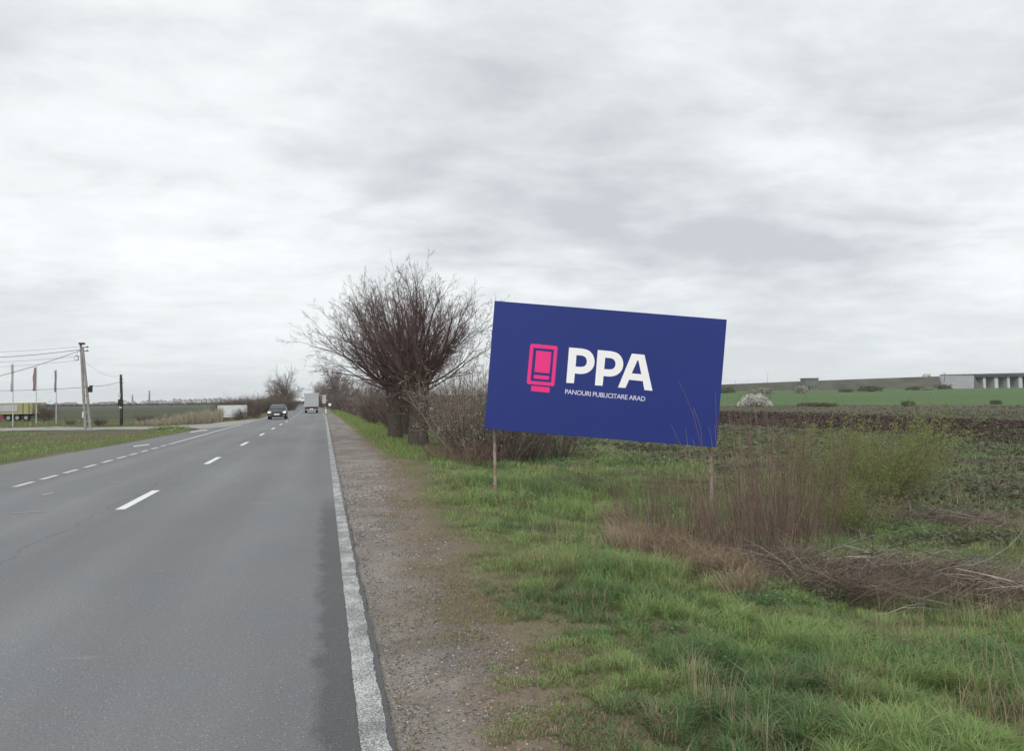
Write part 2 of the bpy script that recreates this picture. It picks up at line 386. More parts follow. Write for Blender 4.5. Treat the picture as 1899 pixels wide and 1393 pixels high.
def asphalt_mat():
    m = bpy.data.materials.new('asphalt'); m.use_nodes = True; t = m.node_tree; n = t.nodes; l = t.links
    b = n['Principled BSDF']; tc = n.new('ShaderNodeTexCoord'); ob = tc.outputs['Object']
    sp = n.new('ShaderNodeSeparateXYZ'); l.new(ob, sp.inputs[0])
    def mt(op, a, b_=None, c=None):
        q = n.new('ShaderNodeMath'); q.operation = op
        for i, v in enumerate((a, b_, c)):
            if v is None: continue
            if isinstance(v, (int, float)): q.inputs[i].default_value = v
            else: l.new(v, q.inputs[i])
        return q.outputs[0]
    def nz(scale, det=3, sx=1, sy=1, rough=.5):
        mp_ = n.new('ShaderNodeMapping'); mp_.inputs['Scale'].default_value = (sx, sy, 1); l.new(ob, mp_.inputs[0])
        q = n.new('ShaderNodeTexNoise'); q.inputs['Scale'].default_value = scale; q.inputs['Detail'].default_value = det
        q.inputs['Roughness'].default_value = rough
        l.new(mp_.outputs[0], q.inputs['Vector']); return q.outputs['Fac']
    def mr(v, a, b_, c, d, clamp=True):
        q = n.new('ShaderNodeMapRange'); q.clamp = clamp; l.new(v, q.inputs[0])
        for i, k in enumerate((a, b_, c, d)): q.inputs[i+1].default_value = k
        return q.outputs[0]
    fine = nz(150, 2); mid = nz(62, 4, rough=.7); big = nz(0.5, 3, 1, .25); tracks = nz(1.1, 2, 1, .015)
    v = mt('MULTIPLY', mr(fine, .3, .7, .68, 1.32), mr(mid, .3, .7, .74, 1.26))
    v = mt('MULTIPLY', v, mr(big, .35, .65, .91, 1.09)); v = mt('MULTIPLY', v, mr(tracks, .35, .65, .93, 1.07))
    # lighter, polished wheel tracks
    X = sp.outputs[0]; Y = sp.outputs[1]
    for xc in (-0.75, -2.35, -3.95, -5.5):
        g = mt('EXPONENT', mt('MULTIPLY', mt('POWER', mt('DIVIDE', mt('ABSOLUTE', mt('SUBTRACT', X, xc)), 0.33), 2), -1))
        v = mt('MULTIPLY', v, mt('ADD', 1, mt('MULTIPLY', g, 0.075)))
    # bright aggregate chips and dark pits
    vo = n.new('ShaderNodeTexVoronoi'); vo.inputs['Scale'].default_value = 75; l.new(ob, vo.inputs['Vector'])
    sc_ = n.new('ShaderNodeSeparateColor'); l.new(vo.outputs['Color'], sc_.inputs[0])
    chip = mt('MULTIPLY', mt('GREATER_THAN', sc_.outputs[0], .93), mt('LESS_THAN', vo.outputs['Distance'], .32))
    v = mt('ADD', v, mt('MULTIPLY', chip, 1.1))
    pit = mt('MULTIPLY', mt('LESS_THAN', sc_.outputs[1], .10), mt('LESS_THAN', vo.outputs['Distance'], .4))
    v = mt('SUBTRACT', v, mt('MULTIPLY', pit, 0.3))
    # dark fresh-looking band beside the edge line
    ed = nz(5.0, 6, 1, .6, .65)
    xe = mt('ADD', X, mr(ed, .3, .7, -.07, .07, False))
    band = mt('MULTIPLY', mr(xe, -.09, .005, 0, 1), mr(mt('ADD', Y, mr(ed, .3, .7, -.8, .8, False)), 12.0, 14.5, 1, 0))
    v = mt('MULTIPLY', v, mt('SUBTRACT', 1, mt('MULTIPLY', band, .40)))
    # wandering joint / crack near the middle
    wob = nz(.8, 5, 0, 1, .7)
    cx = mt('ABSOLUTE', mt('SUBTRACT', X, mr(wob, .2, .8, -3.62, -3.22, False)))
    brk = mr(nz(1.3, 4, .3, 1), .42, .52, 0, 1)
    v = mt('MULTIPLY', v, mt('SUBTRACT', 1, mt('MULTIPLY', mt('MULTIPLY', mr(cx, .008, .03, 1, 0), brk), .24)))
    # pale scrapes across the lane
    s1 = nz(1.0, 3, .35, 5.5, .5); s2 = nz(2.2, 2)
    scr = mt('MULTIPLY', mr(s1, .67, .72, 0, 1), mr(s2, .56, .64, 0, 1))
    v = mt('ADD', v, mt('MULTIPLY', scr, .28))
    col = n.new('ShaderNodeMix'); col.data_type = 'RGBA'
    l.new(mr(nz(.9, 2), .4, .6, 0, 1), col.inputs[0]); col.inputs[6].default_value = (.162, .167, .173, 1); col.inputs[7].default_value = (.166, .169, .171, 1)
    m2 = n.new('ShaderNodeMix'); m2.data_type = 'RGBA'; m2.blend_type = 'MULTIPLY'; m2.inputs[0].default_value = 1
    cc = n.new('ShaderNodeCombineColor'); [l.new(v, cc.inputs[i]) for i in range(3)]
    l.new(col.outputs[2], m2.inputs[6]); l.new(cc.outputs[0], m2.inputs[7])
    # dusty shoulder on the far left
    dust = n.new('ShaderNodeMix'); dust.data_type = 'RGBA'; l.new(mr(mt('ADD', X, mr(nz(1.2, 4), .3, .7, -.5, .5, False)), -8.9, -7.2, .6, 0), dust.inputs[0])
    l.new(m2.outputs[2], dust.inputs[6]); dust.inputs[7].default_value = (.175, .165, .15, 1)
    l.new(dust.outputs[2], b.inputs['Base Color']); b.inputs['Roughness'].default_value = .72
    b.inputs['Specular IOR Level'].default_value = .35
    bp = n.new('ShaderNodeBump'); bp.inputs['Strength'].default_value = .5; bp.inputs['Distance'].default_value = .006
    l.new(mt('ADD', fine, mid), bp.inputs['Height']); l.new(bp.outputs[0], b.inputs['Normal'])
    return m
def paint_mat(name, wear, col=(.60, .61, .60), edge=False, hw=.078):
    m = bpy.data.materials.new(name); m.use_nodes = True; t = m.node_tree; n = t.nodes; l = t.links
    b = n['Principled BSDF']; tc = n.new('ShaderNodeTexCoord'); ob = tc.outputs['Object']
    q = n.new('ShaderNodeTexNoise'); q.inputs['Scale'].default_value = 120; q.inputs['Detail'].default_value = 6; q.inputs['Roughness'].default_value = .7
    l.new(ob, q.inputs['Vector'])
    q2 = n.new('ShaderNodeTexNoise'); q2.inputs['Scale'].default_value = 3; q2.inputs['Detail'].default_value = 4; l.new(ob, q2.inputs['Vector'])
    ad = n.new('ShaderNodeMath'); ad.operation = 'MULTIPLY_ADD'; l.new(q2.outputs['Fac'], ad.inputs[0]); ad.inputs[1].default_value = .35; l.new(q.outputs['Fac'], ad.inputs[2])
    r = n.new('ShaderNodeMapRange'); l.new(ad.outputs[0], r.inputs[0]); r.inputs[1].default_value = wear-.03; r.inputs[2].default_value = wear+.05
    mx_ = n.new('ShaderNodeMix'); mx_.data_type = 'RGBA'; l.new(r.outputs[0], mx_.inputs[0])
    mx_.inputs[6].default_value = (.15, .15, .15, 1); mx_.inputs[7].default_value = (*col, 1)
    l.new(mx_.outputs[2], b.inputs['Base Color']); b.inputs['Roughness'].default_value = .7
    bp = n.new('ShaderNodeBump'); bp.inputs['Strength'].default_value = .6; bp.inputs['Distance'].default_value = .006
    l.new(ad.outputs[0], bp.inputs['Height']); l.new(bp.outputs[0], b.inputs['Normal'])
    return m
asph = asphalt_mat()
ysr = np.concatenate([np.arange(-25, 0, 1.0), np.arange(0, 20, .08), np.arange(20, 100, 1.0), np.arange(100, 330, 3.0)])
road = strip_mesh('road', ysr, lambda y: left_edge(y), lambda y: 0.338+.025*(fbm(y*0, y, .4, 4)-.5)*2, asph, 0.0, 2)
tag(road, kind='structure')
ed_m = paint_mat('worn_edge_paint', .69, (.56, .57, .55)); wp = paint_mat('lane_paint', .44, (.74, .75, .75)); wq = paint_mat('thin_lane_paint', .58, (.60, .60, .58))
# ragged outer border of the right edge line: real jitter along its edge
ye = np.concatenate([np.arange(-3, 26, .03), np.arange(26, 140, .5)])
jit = lambda y: (RNG.random(len(y))-.5)*.012+(fbm(y*0, y, .25, 3)-.5)*.025
e1 = strip_mesh('edge_line', ye, lambda y: .168+jit(y)*.4, lambda y: .308+jit(y), ed_m, 0.004, 2, road)
for i, y0 in enumerate([13.55+9.3*k for k in range(-3, 17)]):
    strip_mesh('centre_dash', np.linspace(y0, y0+2.75, 6), lambda y: -3.27+0*y, lambda y: -3.12+0*y, wp, 0.004, 2, road)
ledge = -6.27
# short dashes across the mouth of the side road (left lane border)
dd = [(35.9, 900), (87.5, 886.8), (129.6, 875.5), (166.5, 865.6), (196.9, 856.8), (223.3, 849.5), (247, 843.3), (267.7, 837.6), (286.3, 832.4), (303.6, 827.7)]
for px, py in dd:
    g = G(px, py)[1]
    strip_mesh('side_dash', np.linspace(g-.55, g+.55, 3), lambda y: ledge-.07+0*y, lambda y: ledge+.06+0*y, wq, 0.004, 2, road)
for k in range(1, 8):
    g = G(35.9, 900)[1]-2.15*k
    strip_mesh('side_dash', np.linspace(g-.55, g+.55, 3), lambda y: ledge-.07+0*y, lambda y: ledge+.06+0*y, wq, 0.004, 2, road)
g0 = G(313, 825)[1]
strip_mesh('edge_line', np.concatenate([np.arange(g0, 70, 1.0), np.arange(70, 150, 3.0)]), lambda y: ledge-.07+0*y, lambda y: ledge+.06+0*y, wq, 0.004, 2, road)
def quad_mark(name, pts, m, z=.004):
    ps = [G(*p) for p in pts]; me = bpy.data.meshes.new(name); me.from_pydata([(p[0], p[1], z) for p in ps], [], [tuple(range(len(ps)))]); me.materials.append(m)
    return link(name, me, road)
quad_mark('shoulder_mark', [(248, 830), (277, 826.2), (276, 824.6), (247, 828)], wq)
quad_mark('shoulder_mark', [(353, 803.2), (369, 800.6), (368, 799.2), (353, 801.4)], wq)
quad_mark('shoulder_mark', [(368, 800), (385, 799), (384, 797.6), (368, 798.5)], wq)
ghost = paint_mat('ghost_paint', .70, (.42, .42, .42))
quad_mark('faded_mark', [(22, 954.6), (60, 953.4), (88, 951.2), (88, 949.6), (60, 951.6), (22, 953)], ghost)
quad_mark('faded_mark', [(76, 922), (100, 917), (98, 915), (76, 919)], ghost)
quad_mark('faded_mark', [(437, 894.5), (449, 892.6), (449, 890.6), (437, 892)], ghost)
quad_mark('faded_mark', [(205, 896), (222, 895), (222, 893.8), (205, 894.6)], ghost)

# side road, draped on the ground
def poly_strip(name, far, near, m, dz=0.03, sub=12):
    A = [G(*p) for p in far]; B = [G(*p) for p in near]; V = []; n = 0
    def res(P):
        P = np.array(P); s = np.r_[0, np.cumsum(np.linalg.norm(np.diff(P[:, :2], axis=0), axis=1))]; q = np.linspace(0, s[-1], sub*len(P))
        return np.stack([np.interp(q, s, P[:, 0]), np.interp(q, s, P[:, 1])], 1)
    a = res(A); b = res(B); K = 7; V = []
    for k in range(K):
        p = lerp(b, a, k/(K-1)); V.append(np.c_[p, TZ(p[:, 0], p[:, 1])+dz])
    V = np.stack(V, 1); n = V.shape[0]
    Q = np.array([[i*K+k, i*K+k+1, (i+1)*K+k+1, (i+1)*K+k] for i in range(n-1) for k in range(K-1)])
    return link(name, np_mesh(name, V.reshape(-1, 3), Q, m=m))
pale = mat('pale_asphalt', (.30, .29, .27), rough=.9, var=.12, scale=1.5)
sr = poly_strip('side_road', [(-160, 795.5), (18, 794.5), (150, 793), (300, 791.5), (372, 787.5), (440, 781.5), (478, 777)],
                [(-160, 802), (18, 800), (150, 798.3), (300, 796.8), (372, 797), (420, 793), (452, 787)], pale)
tag(sr, kind='structure')

# ------------------------------------------------------------------ woody plants
def rot_about(v, axis, ang):
    axis = axis/np.linalg.norm(axis)
    return v*math.cos(ang)+np.cross(axis, v)*math.sin(ang)+axis*np.dot(axis, v)*(1-math.cos(ang))
def rnd_perp(d, rng):
    a = rng.normal(size=3); a -= d*np.dot(a, d); return a/np.linalg.norm(a)
class Twigs:
    def __init__(s, seed): s.P0 = []; s.P1 = []; s.R0 = []; s.R1 = []; s.rng = np.random.default_rng(seed); s.tips = []; s.C = []; s.c = 1.0; s.vary = .35
    def grow(s, p, d, length, r, lvl, cfg):
        """cfg[lvl] = (segments, wander, up-pull, children, child angle, child length, child radius)"""
        rng = s.rng; seg, wan, up, nch, ang, cl, crad = cfg[lvl]
        L_ = length/seg; rr = r
        if lvl == 0: s.c = 1+s.vary*(2*rng.random()**1.3-.9)
        for i in range(seg):
            d = d+rnd_perp(d, rng)*wan*rng.random()*1.4+np.array([0, 0, up]); d = d/np.linalg.norm(d)
            q = p+d*L_; r1 = max(r*(1-(i+1)/seg*0.8), 0.0016)
            s.P0.append(p); s.P1.append(q+d*L_*0.02); s.R0.append(rr); s.R1.append(r1); s.C.append(s.c)
            if lvl+1 < len(cfg) and (i > 0 or seg < 3):
                k = nch/(seg-1 if seg >= 3 else seg); k = int(k)+(rng.random() < k-int(k))
                for _ in range(k):
                    dd = rot_about(d, rnd_perp(d, rng), ang*(0.6+0.8*rng.random()))
                    t = rng.random()
                    s.grow(p+(q-p)*t, dd, length*cl*(0.6+0.7*rng.random())*(1-0.4*i/seg), max(rr*crad, 0.002), lvl+1, cfg)
            p = q; rr = r1
        s.tips.append(p)
    def mesh(s, name, m, n=3):
        V, Q = prisms(s.P0, s.P1, s.R0, s.R1, n)
        base = np.array(m['wood']); c = np.repeat(np.array(s.C)[:, None]*base[None], 2*n, axis=0)
        return np_mesh(name, V, Q, None, np.clip(c, .01, .9), m)

def wood(name, c):
    m = mat(name, c, rough=.92, var=.15, scale=4, attr=True, spec=.1); m['wood'] = list(c); return m
bark = mat('dark_bark', (.082, .068, .058), rough=.95, var=.4, scale=14, bump=.8, spec=.1)
twig = wood('reddish_twigs', (.125, .088, .080))
twig_g = wood('grey_twigs', (.20, .165, .14))
twig_far = wood('distant_twigs', (.18, .148, .128))
bark_w = wood('sapling_bark', (.075, .060, .05))
blos = mat('white_blossom', (.72, .70, .66), rough=.8, trans=.25, spec=.1)
blos_d = mat('dull_blossom', (.52, .45, .40), rough=.8, trans=.25, spec=.1)
stem_m = wood('rusty_stems', (.215, .15, .125))
dry_m = wood('dead_wood', (.235, .20, .175))

def trunk_mesh(h, r, seed, m, lean=(0, 0)):
    rng = np.random.default_rng(seed); rings = []; n = 14
    for i, t in enumerate(np.linspace(0, 1, 12)):
        fl = 1+0.35*math.exp(-t*9)+0.28*sst(.6, 1, t)
        ring = []
        for k in range(n):
            a = 2*PI*k/n
            rr = r*fl*(1+0.16*math.sin(a*3+seed+t*2)+0.10*math.sin(a*5+t*7+seed*2)+0.08*rng.random())
            ring.append((rr*math.cos(a)+lean[0]*t*h, rr*math.sin(a)+lean[1]*t*h, t*h-0.15*(i == 0)))
        rings.append(ring)
    b = MB(); b.loft(rings); return b

def pollard(name, loc, seed, H, W, trunk_h, trunk_r, label, group, nl=34, rz=0.0, dens=1.0, tm=None, bias=(0, 0)):
    root = empty(name, loc, label, 'tree', group, rz)
    trunk_mesh(trunk_h, trunk_r, seed, bark).build('trunk', bark, root, smooth=True)
    tw = Twigs(seed); rng = tw.rng
    cfg = [(9, .16, .03, 10*dens, .46, .42, .5), (5, .24, .045, 7*dens, .55, .42, .6), (3, .3, .04, 2.4, .65, .5, .8), (2, .3, .02, 0, 0, 0, 0)]
    for k in range(nl):
        az = 2*PI*(k+rng.random()*.8)/nl*2.0; el = math.radians(19+66*((k*0.618) % 1))
        d = np.array([math.cos(az)*math.cos(el)+bias[0], math.sin(az)*math.cos(el)+bias[1], math.sin(el)]); d /= np.linalg.norm(d)
        # crown is an upturned bowl: horizontal reach W/2, top at H
        Rm = 1/math.sqrt((math.hypot(d[0], d[1])/(W/2))**2+(d[2]/(H-trunk_h*.85))**2)
        z0 = trunk_h*(.84+.2*rng.random())
        st = np.array([d[0]*trunk_r*.9, d[1]*trunk_r*.9, z0])
        tw.grow(st, d, Rm*(.80+.16*rng.random()), (.085 if k % 4 == 0 else .048)*(.6+.5*rng.random()), 0, cfg)
    # dense shoots on the pollarded head and lower trunk
    c2 = [(4, .25, .10, 4, .6, .5, .7), (2, .3, .05, 0, 0, 0, 0)]
    for k in range(int(110*dens)):
        az = rng.random()*2*PI; z = trunk_h*(.45+.62*rng.random())
        el = math.radians(rng.random()*65)
        d = np.array([math.cos(az)*math.cos(el), math.sin(az)*math.cos(el), math.sin(el)])
        tw.grow(np.array([math.cos(az)*trunk_r*.9, math.sin(az)*trunk_r*.9, z]), d, .5+1.1*rng.random(), .012, 0, c2)
    tw.R0 = [max(r, .0045) for r in tw.R0]; tw.R1 = [max(r, .0036) for r in tw.R1]
    link('crown', tw.mesh('crown', tm or twig), root)
    return root

trees = []
TG = 'pollarded roadside trees to the left of the billboard'
def base_at(px, py): return G(px, py)
p = AT(777, 31.5); pollard('pollard_tree', p, 11, 6.8, 8.2, 2.7, .34, 'largest bare pollarded tree with the thick dark trunk nearest the billboard', TG, 47, bias=(.0, 0))
p = AT(733, 37.5); pollard('pollard_tree', p, 23, 7.4, 9.6, 2.6, .30, 'bare pollarded tree with the second dark trunk, its branches reaching over the road', TG, 48, bias=(-.13, 0))
p = AT(752, 43.5); pollard('pollard_tree', p, 31, 7.9, 8.0, 2.6, .27, 'bare pollarded tree half hidden behind the two thick front trunks', TG, 18, dens=.8)

# --- farther roadside trees
def far_tree(seed, H, W, name='roadside_tree'):
    root = empty(name, (0, 0, 0), 'x', 'tree', 'far roadside trees')
    trunk_mesh(H*.3, H*.035, seed, bark).build('trunk', bark, root, smooth=True)
    tw = Twigs(seed); rng = tw.rng
    cfg = [(7, .2, .04, 9, .65, .45, .55), (4, .3, .03, 5, .7, .5, .7), (3, .3, .02, 0, 0, 0, 0)]
    for k in range(22):
        az = 2*PI*k*.382; el = math.radians(12+70*((k*0.618) % 1))
        d = np.array([math.cos(az)*math.cos(el), math.sin(az)*math.cos(el), math.sin(el)])
        Rm = 1/math.sqrt((math.hypot(d[0], d[1])/(W/2))**2+(d[2]/(H*.72))**2)
        tw.grow(np.array([0, 0, H*.28*(.8+.3*rng.random())]), d, Rm*(.8+.3*rng.random()), .10*(.7+.5*rng.random()), 0, cfg)
    # thicken the far twigs a little, they are seen as a haze of fine branches
    tw.R0 = [max(r, .014) for r in tw.R0]; tw.R1 = [max(r, .010) for r in tw.R1]
    link('crown', tw.mesh('crown', twig_far), root); return root
ft = far_tree(41, 8.0, 8.2)
spots = [(-7.7, 212, 1.32, 0.2, 'tall bare tree left of the road standing behind the dark car'),
         (-9.2, 190, .85, 1.0, 'lower bare tree just left of the tall one behind the dark car'),
         (-7.9, 275, 1.1, 2.1, 'small bare tree between the tall left tree and the box truck'),
         (4.6, 200, 1.45, 3.0, 'bare tree right of the box truck, its crown clear against the sky'),
         (5.2, 92, .66, 4.2, 'bare tree inside the brown thicket nearest the pollarded trees'),
         (4.8, 240, 1.5, 5.0, 'bare tree directly right of and behind the box truck'),
         (5.6, 60, .60, 5.6, 'low bare tree tucked against the left flank of the pollarded trees'),
         (5.2, 150, .85, .9, 'bare tree in the thicket with pale blossom bushes at its foot'),
         (5.4, 118, .72, .4, 'low bare tree in the middle of the brown thicket'),
         (4.5, 310, 1.1, 1.9, 'farthest bare tree showing just above the box truck roof')]
for i, (ux, yy, s, rz, lab) in enumerate(spots):
    o = ft if i == 0 else copy_tree(ft); X_ = ux+float(curve_off(yy))
    o.location = (X_, yy, float(TZ(X_, yy))-.05); o.scale = (s, s, s); o.rotation_euler.z = rz; o['label'] = lab

# --- shrubs and hedges
def shrub_mesh(seed, H, W, n, r0, m, nodes=(6, .2, .04, 7, .55, .4, .6), n2=(3, .3, .05, 3, .6, .5, .8), minr=0.0, spread=.7, base=.35):
    tw = Twigs(seed); rng = tw.rng
    cfg = [nodes, n2, (2, .3, .03, 0, 0, 0, 0)]
    for k in range(n):
        az = rng.random()*2*PI; q = math.sqrt(rng.random())
        d = np.array([math.cos(az)*q*spread, math.sin(az)*q*spread, 1.0]); d /= np.linalg.norm(d)
        st = np.array([math.cos(az)*q*W*.5*base, math.sin(az)*q*W*.5*base, -.03])
        ln = H*(.6+.4*rng.random())*(1-.25*q)/max(d[2], .5)
        tw.grow(st, d, ln, r0*(.6+.7*rng.random()), 0, cfg)
    if minr: tw.R0 = [max(r, minr) for r in tw.R0]; tw.R1 = [max(r, minr*.8) for r in tw.R1]
    return tw.mesh('branches', m), np.array(tw.P1), np.array(tw.tips)
def shrub(name, label, cat, group, meshes, loc, s=(1, 1, 1), rz=0.0):
    root = empty(name, loc, label, cat, group, rz); root.scale = s
    for nm, me in meshes: link(nm, me, root)
    return root
def blossom_mesh(P, k, size, m, jitter=.06, seed=1):
    rng = np.random.default_rng(seed); C = P[rng.integers(0, len(P), k)]+rng.normal(size=(k, 3))*jitter
    C = C[C[:, 2] > .1]
    V, Q, c = leaf_quads(C, size*(.6+.8*rng.random(len(C))), np.ones((len(C), 3)), rng=rng)
    return np_mesh('blossom', V, Q, m=m)

# grey-brown bushes with scattered pale buds right of the pollards and behind the billboard
bm1, P1_, t1 = shrub_mesh(101, 3.0, 3.2, 46, .020, twig_g, minr=.004)
bb1 = blossom_mesh(t1, 3200, .018, blos_d, .05)
bm2, P2_, t2 = shrub_mesh(102, 2.7, 2.8, 40, .018, twig, minr=.004)
bb2 = blossom_mesh(t2, 900, .017, blos_d, .05)
BG = 'budding bushes beside the pollarded trees'
for i, (px, dp, s, v, lab) in enumerate([
        (868, 27.5, 1.0, 0, 'budding grey-brown bush directly right of the thickest pollard trunk'),
        (888, 26.0, 1.3, 0, 'tall budding grey-brown bush touching the left edge of the billboard'),
        (868, 31.0, 1.3, 1, 'reddish bush behind the budding ones beside the billboard edge'),
        (925, 25.5, .98, 0, 'budding bush showing under the left corner of the billboard'),
        (975, 26.5, .95, 1, 'reddish bush low behind the left third of the billboard'),
        (1035, 28.5, .92, 0, 'bush hidden behind the lower middle of the billboard'),
        (846, 34.5, .95, 1, 'dark reddish bush between the thick trunk and the budding bush'),
        (905, 33.0, 1.35, 0, 'grey bush deep behind the left edge of the billboard')]):
    m2 = [('branches', bm1), ('blossom', bb1)] if v == 0 else [('branches', bm2), ('blossom', bb2)]
    shrub('budding_bush', lab, 'bush', BG, m2, AT(px, dp), (s, s, s*.97), i*1.7)
# low red haze of fine shoots at the bush feet
lm, lp, lt = shrub_mesh(103, 1.0, 2.4, 150, .005, stem_m, nodes=(4, .25, .03, 3, .5, .4, .8), minr=.0028, spread=.8, base=.8)
for i, (px, py, s, lab) in enumerate([(858, 862, 1.0, 'low mass of fine reddish shoots left of the billboard post'), (900, 850, 1.05, 'low reddish shoots just behind the left billboard post'),
                                      (958, 850, .9, 'fine reddish shoots right of the left billboard post'), (835, 845, .8, 'fine shoots at the foot of the budding bush beside the thickest trunk')]):
    shrub('shoot_clump', lab, 'shrub', 'low reddish shoots around the left billboard post', [('branches', lm)], G(px, py), (s, s, s*.8), i*1.1)

# brown thicket along the right verge, beyond the pollards
hm1, hp1, ht1 = shrub_mesh(111, 3.0, 3.6, 55, .024, twig_far, minr=.008)
hm2, hp2, ht2 = shrub_mesh(112, 2.6, 3.4, 50, .024, twig, minr=.007)
hb = blossom_mesh(ht1, 1500, .05, blos_d, .1)
hedgeR = []
for k, dp in enumerate([46, 51, 57, 63, 70, 78, 87, 97, 108, 120, 134, 150, 170, 195, 225, 260, 300]):
    for j in range(2):
        y = dp; x = 5.0+j*2.6+curve_off(y)+(RNG.random()-.5)*.8-(.5 if dp > 60 else 0)
        w_ = (1.0 if dp < 120 else 1.35)
        hedgeR.append((x, y+j*2, w_, (k+j) % 2))
for i, (x, y, s, v) in enumerate(hedgeR):
    bl = v == 0 and 85 < y < 125
    ms = [('branches', hm1 if v == 0 else hm2)]+([('blossom', hb)] if bl else [])
    shrub('hedge_shrub', 'pale blossoming bush in the thicket along the right verge' if bl else 'bare brown shrub in the continuous thicket along the right verge beyond the pollarded trees', 'shrub',
          'blossoming bushes of the right verge' if bl else 'bare shrubs of the right verge', ms, (x, y, TZ(x, y)), (s, s, s*(.92+.2*RNG.random())), i*2.3)
# brown hedge along the left of the road
for i in range(46):
    y = 114+i*3.6+RNG.random()*2; off = np.interp(i, [0, 10, 20], [-12.0, -10.0, -8.8])-RNG.random()*2.5
    x = off+curve_off(y); s = .95+.4*RNG.random()*(1 if i > 5 else .6)
    if i > 30: s *= 1.25
    shrub('hedge_shrub', 'bare brown shrub in the continuous hedge left of the road behind the dark car', 'shrub', 'bare shrubs of the left hedge',
          [('branches', hm1 if i % 2 else hm2)], (x, y, TZ(x, y)), (s, s, s), i*1.9)
for i in range(16):                         # hedge line running away to the left of the white panel
    px = 436+i*7; dp = 150+RNG.random()*20; s = 1.0+.3*RNG.random()
    shrub('hedge_shrub', 'bare brown shrub behind and right of the white panel', 'shrub', 'bare shrubs behind the white panel',
          [('branches', hm2 if i % 2 else hm1)], AT(px, dp), (s, s, s*.9), i*1.3)

# ------------------------------------------------------------------ billboard
BD = 14.6                                   # distance along the view axis
def board_pt(px, py, off=0.0):              # point on the board plane (parallel to the picture), off = towards the viewer
    p = PT(px, py, BD-off); return p
bb_c = board_pt(1123, 694)
bx = board_pt(1348, 593)-board_pt(916, 558); bx /= np.linalg.norm(bx)
by = np.cross(-_f, bx); by /= np.linalg.norm(by); bn = -_f
pl = AT(916, 14.75)
Rb = Matrix(((bx[0], by[0], bn[0]), (bx[1], by[1], bn[1]), (bx[2], by[2], bn[2])))
blue = mat('billboard_blue', (.025, .042, .215), rough=.45, var=.05, scale=.9, spec=.25)
white = mat('billboard_white', (.95, .95, .96), rough=.5, spec=.3)
pink = mat('billboard_pink', (.90, .040, .250), rough=.5, spec=.3)
pinktxt = mat('billboard_lilac', (.72, .70, .85), rough=.5, spec=.3)
rust = mat('weathered_post', (.42, .36, .32), rough=.85, var=.4, scale=9, bump=.4, col2=(.22, .13, .09))
bbr = empty('billboard', pl, 'large tilted navy blue billboard reading PPA on two thin posts in the grass', 'billboard')
def loc(p): return Vector(p)-Vector(pl)
hw, hh = 2.222, 1.226
b = MB(); b.box(-hw, hw, -hh, hh, -.045, 0, Rb, loc(bb_c)); b.build('panel', blue, bbr, bevel=.004)
b = MB()
for yy in (-.85, 0, .85): b.box(-hw+.05, hw-.05, yy-.03, yy+.03, -.105, -.048, Rb, loc(bb_c))
b.build('back_rail', rust, bbr)
def post(px, dp, top):
    g = AT(px, dp); b = MB(); n = 7
    P = [Vector(g)-Vector(pl)+Vector((0, 0, -.3+(top+.3)*i/(n-1)))+Vector(((RNG.random()-.5)*.01, (RNG.random()-.5)*.01, 0)) for i in range(n)]
    b.tube(P, .030, 8); return b.build('post', rust, bbr), g
po, gl = post(916, 14.95, 3.2)
po2, gr = post(1316, 14.95, 2.9)
b = MB(); gr_ = Vector(PT(915, 902, 14.85))-Vector(pl)
b.tube([gr_+Vector((.045*math.cos(a)*math.cos(YAW), -.045*math.cos(a)*math.sin(YAW), .04*math.sin(a))) for a in np.linspace(0, 2*PI, 15)], .006, 6, False)
b.build('wire_loop', rust, bbr)
def curve_shape(name, loops, m, off):
    """flat shape with holes on the board; loops are outlines read off the sign's artwork"""
    cu = bpy.data.curves.new(name, 'CURVE'); cu.dimensions = '2D'; cu.fill_mode = 'BOTH'
    for lp in loops:
        sp_ = cu.splines.new('POLY'); sp_.points.add(len(lp)-1); sp_.use_cyclic_u = True
        for i, (X_, Y_) in enumerate(lp): sp_.points[i].co = (X_, Y_, 0, 1)
    t = bpy.data.objects.new('t', cu); COL.objects.link(t)
    bpy.context.view_layer.update()
    me = bpy.data.meshes.new_from_object(t.evaluated_get(bpy.context.evaluated_depsgraph_get()))
    bpy.data.objects.remove(t); me.name = name; me.materials.clear(); me.materials.append(m)
    mx_ = Rb.to_4x4(); me.transform(mx_); me.transform(Matrix.Translation(loc(bb_c)+Rb @ Vector((0, 0, off))))
    return link(name, me, bbr)
def art(X_, Y_):                            # artwork outline coordinates -> metres on the board
    px, py = 950+X_/6.548, 610+Y_/6.548
    d = board_pt(px, py)-bb_c; return (float(d@bx), float(d@by))
def smooth_poly(pts, k=6):                  # closed Catmull-Rom where a point is marked soft
    out_ = []; n = len(pts)
    for i in range(n):
        p0, p1, p2, p3 = [pts[(i+j-1) % n] for j in range(4)]
        soft1 = len(p1) > 2; soft2 = len(p2) > 2
        a, b_ = np.array(p1[:2], float), np.array(p2[:2], float)
        if not (soft1 or soft2): out_.append(tuple(a)); continue
        m1 = (b_-np.array(p0[:2]))/2 if soft1 else (b_-a)*.9
        m2_ = (np.array(p3[:2])-a)/2 if soft2 else (b_-a)*.9
        for j in range(k):
            t = j/k; out_.append(tuple((2*t**3-3*t*t+1)*a+(t**3-2*t*t+t)*m1+(-2*t**3+3*t*t)*b_+(t**3-t*t)*m2_))
    return [art(*q) for q in out_]
Pout = [(655, 655), (690, 225), (855, 240), (925, 262, 1), (975, 310, 1), (998, 380, 1), (990, 450, 1), (958, 500, 1), (905, 535, 1), (835, 548, 1), (760, 541), (748, 660)]
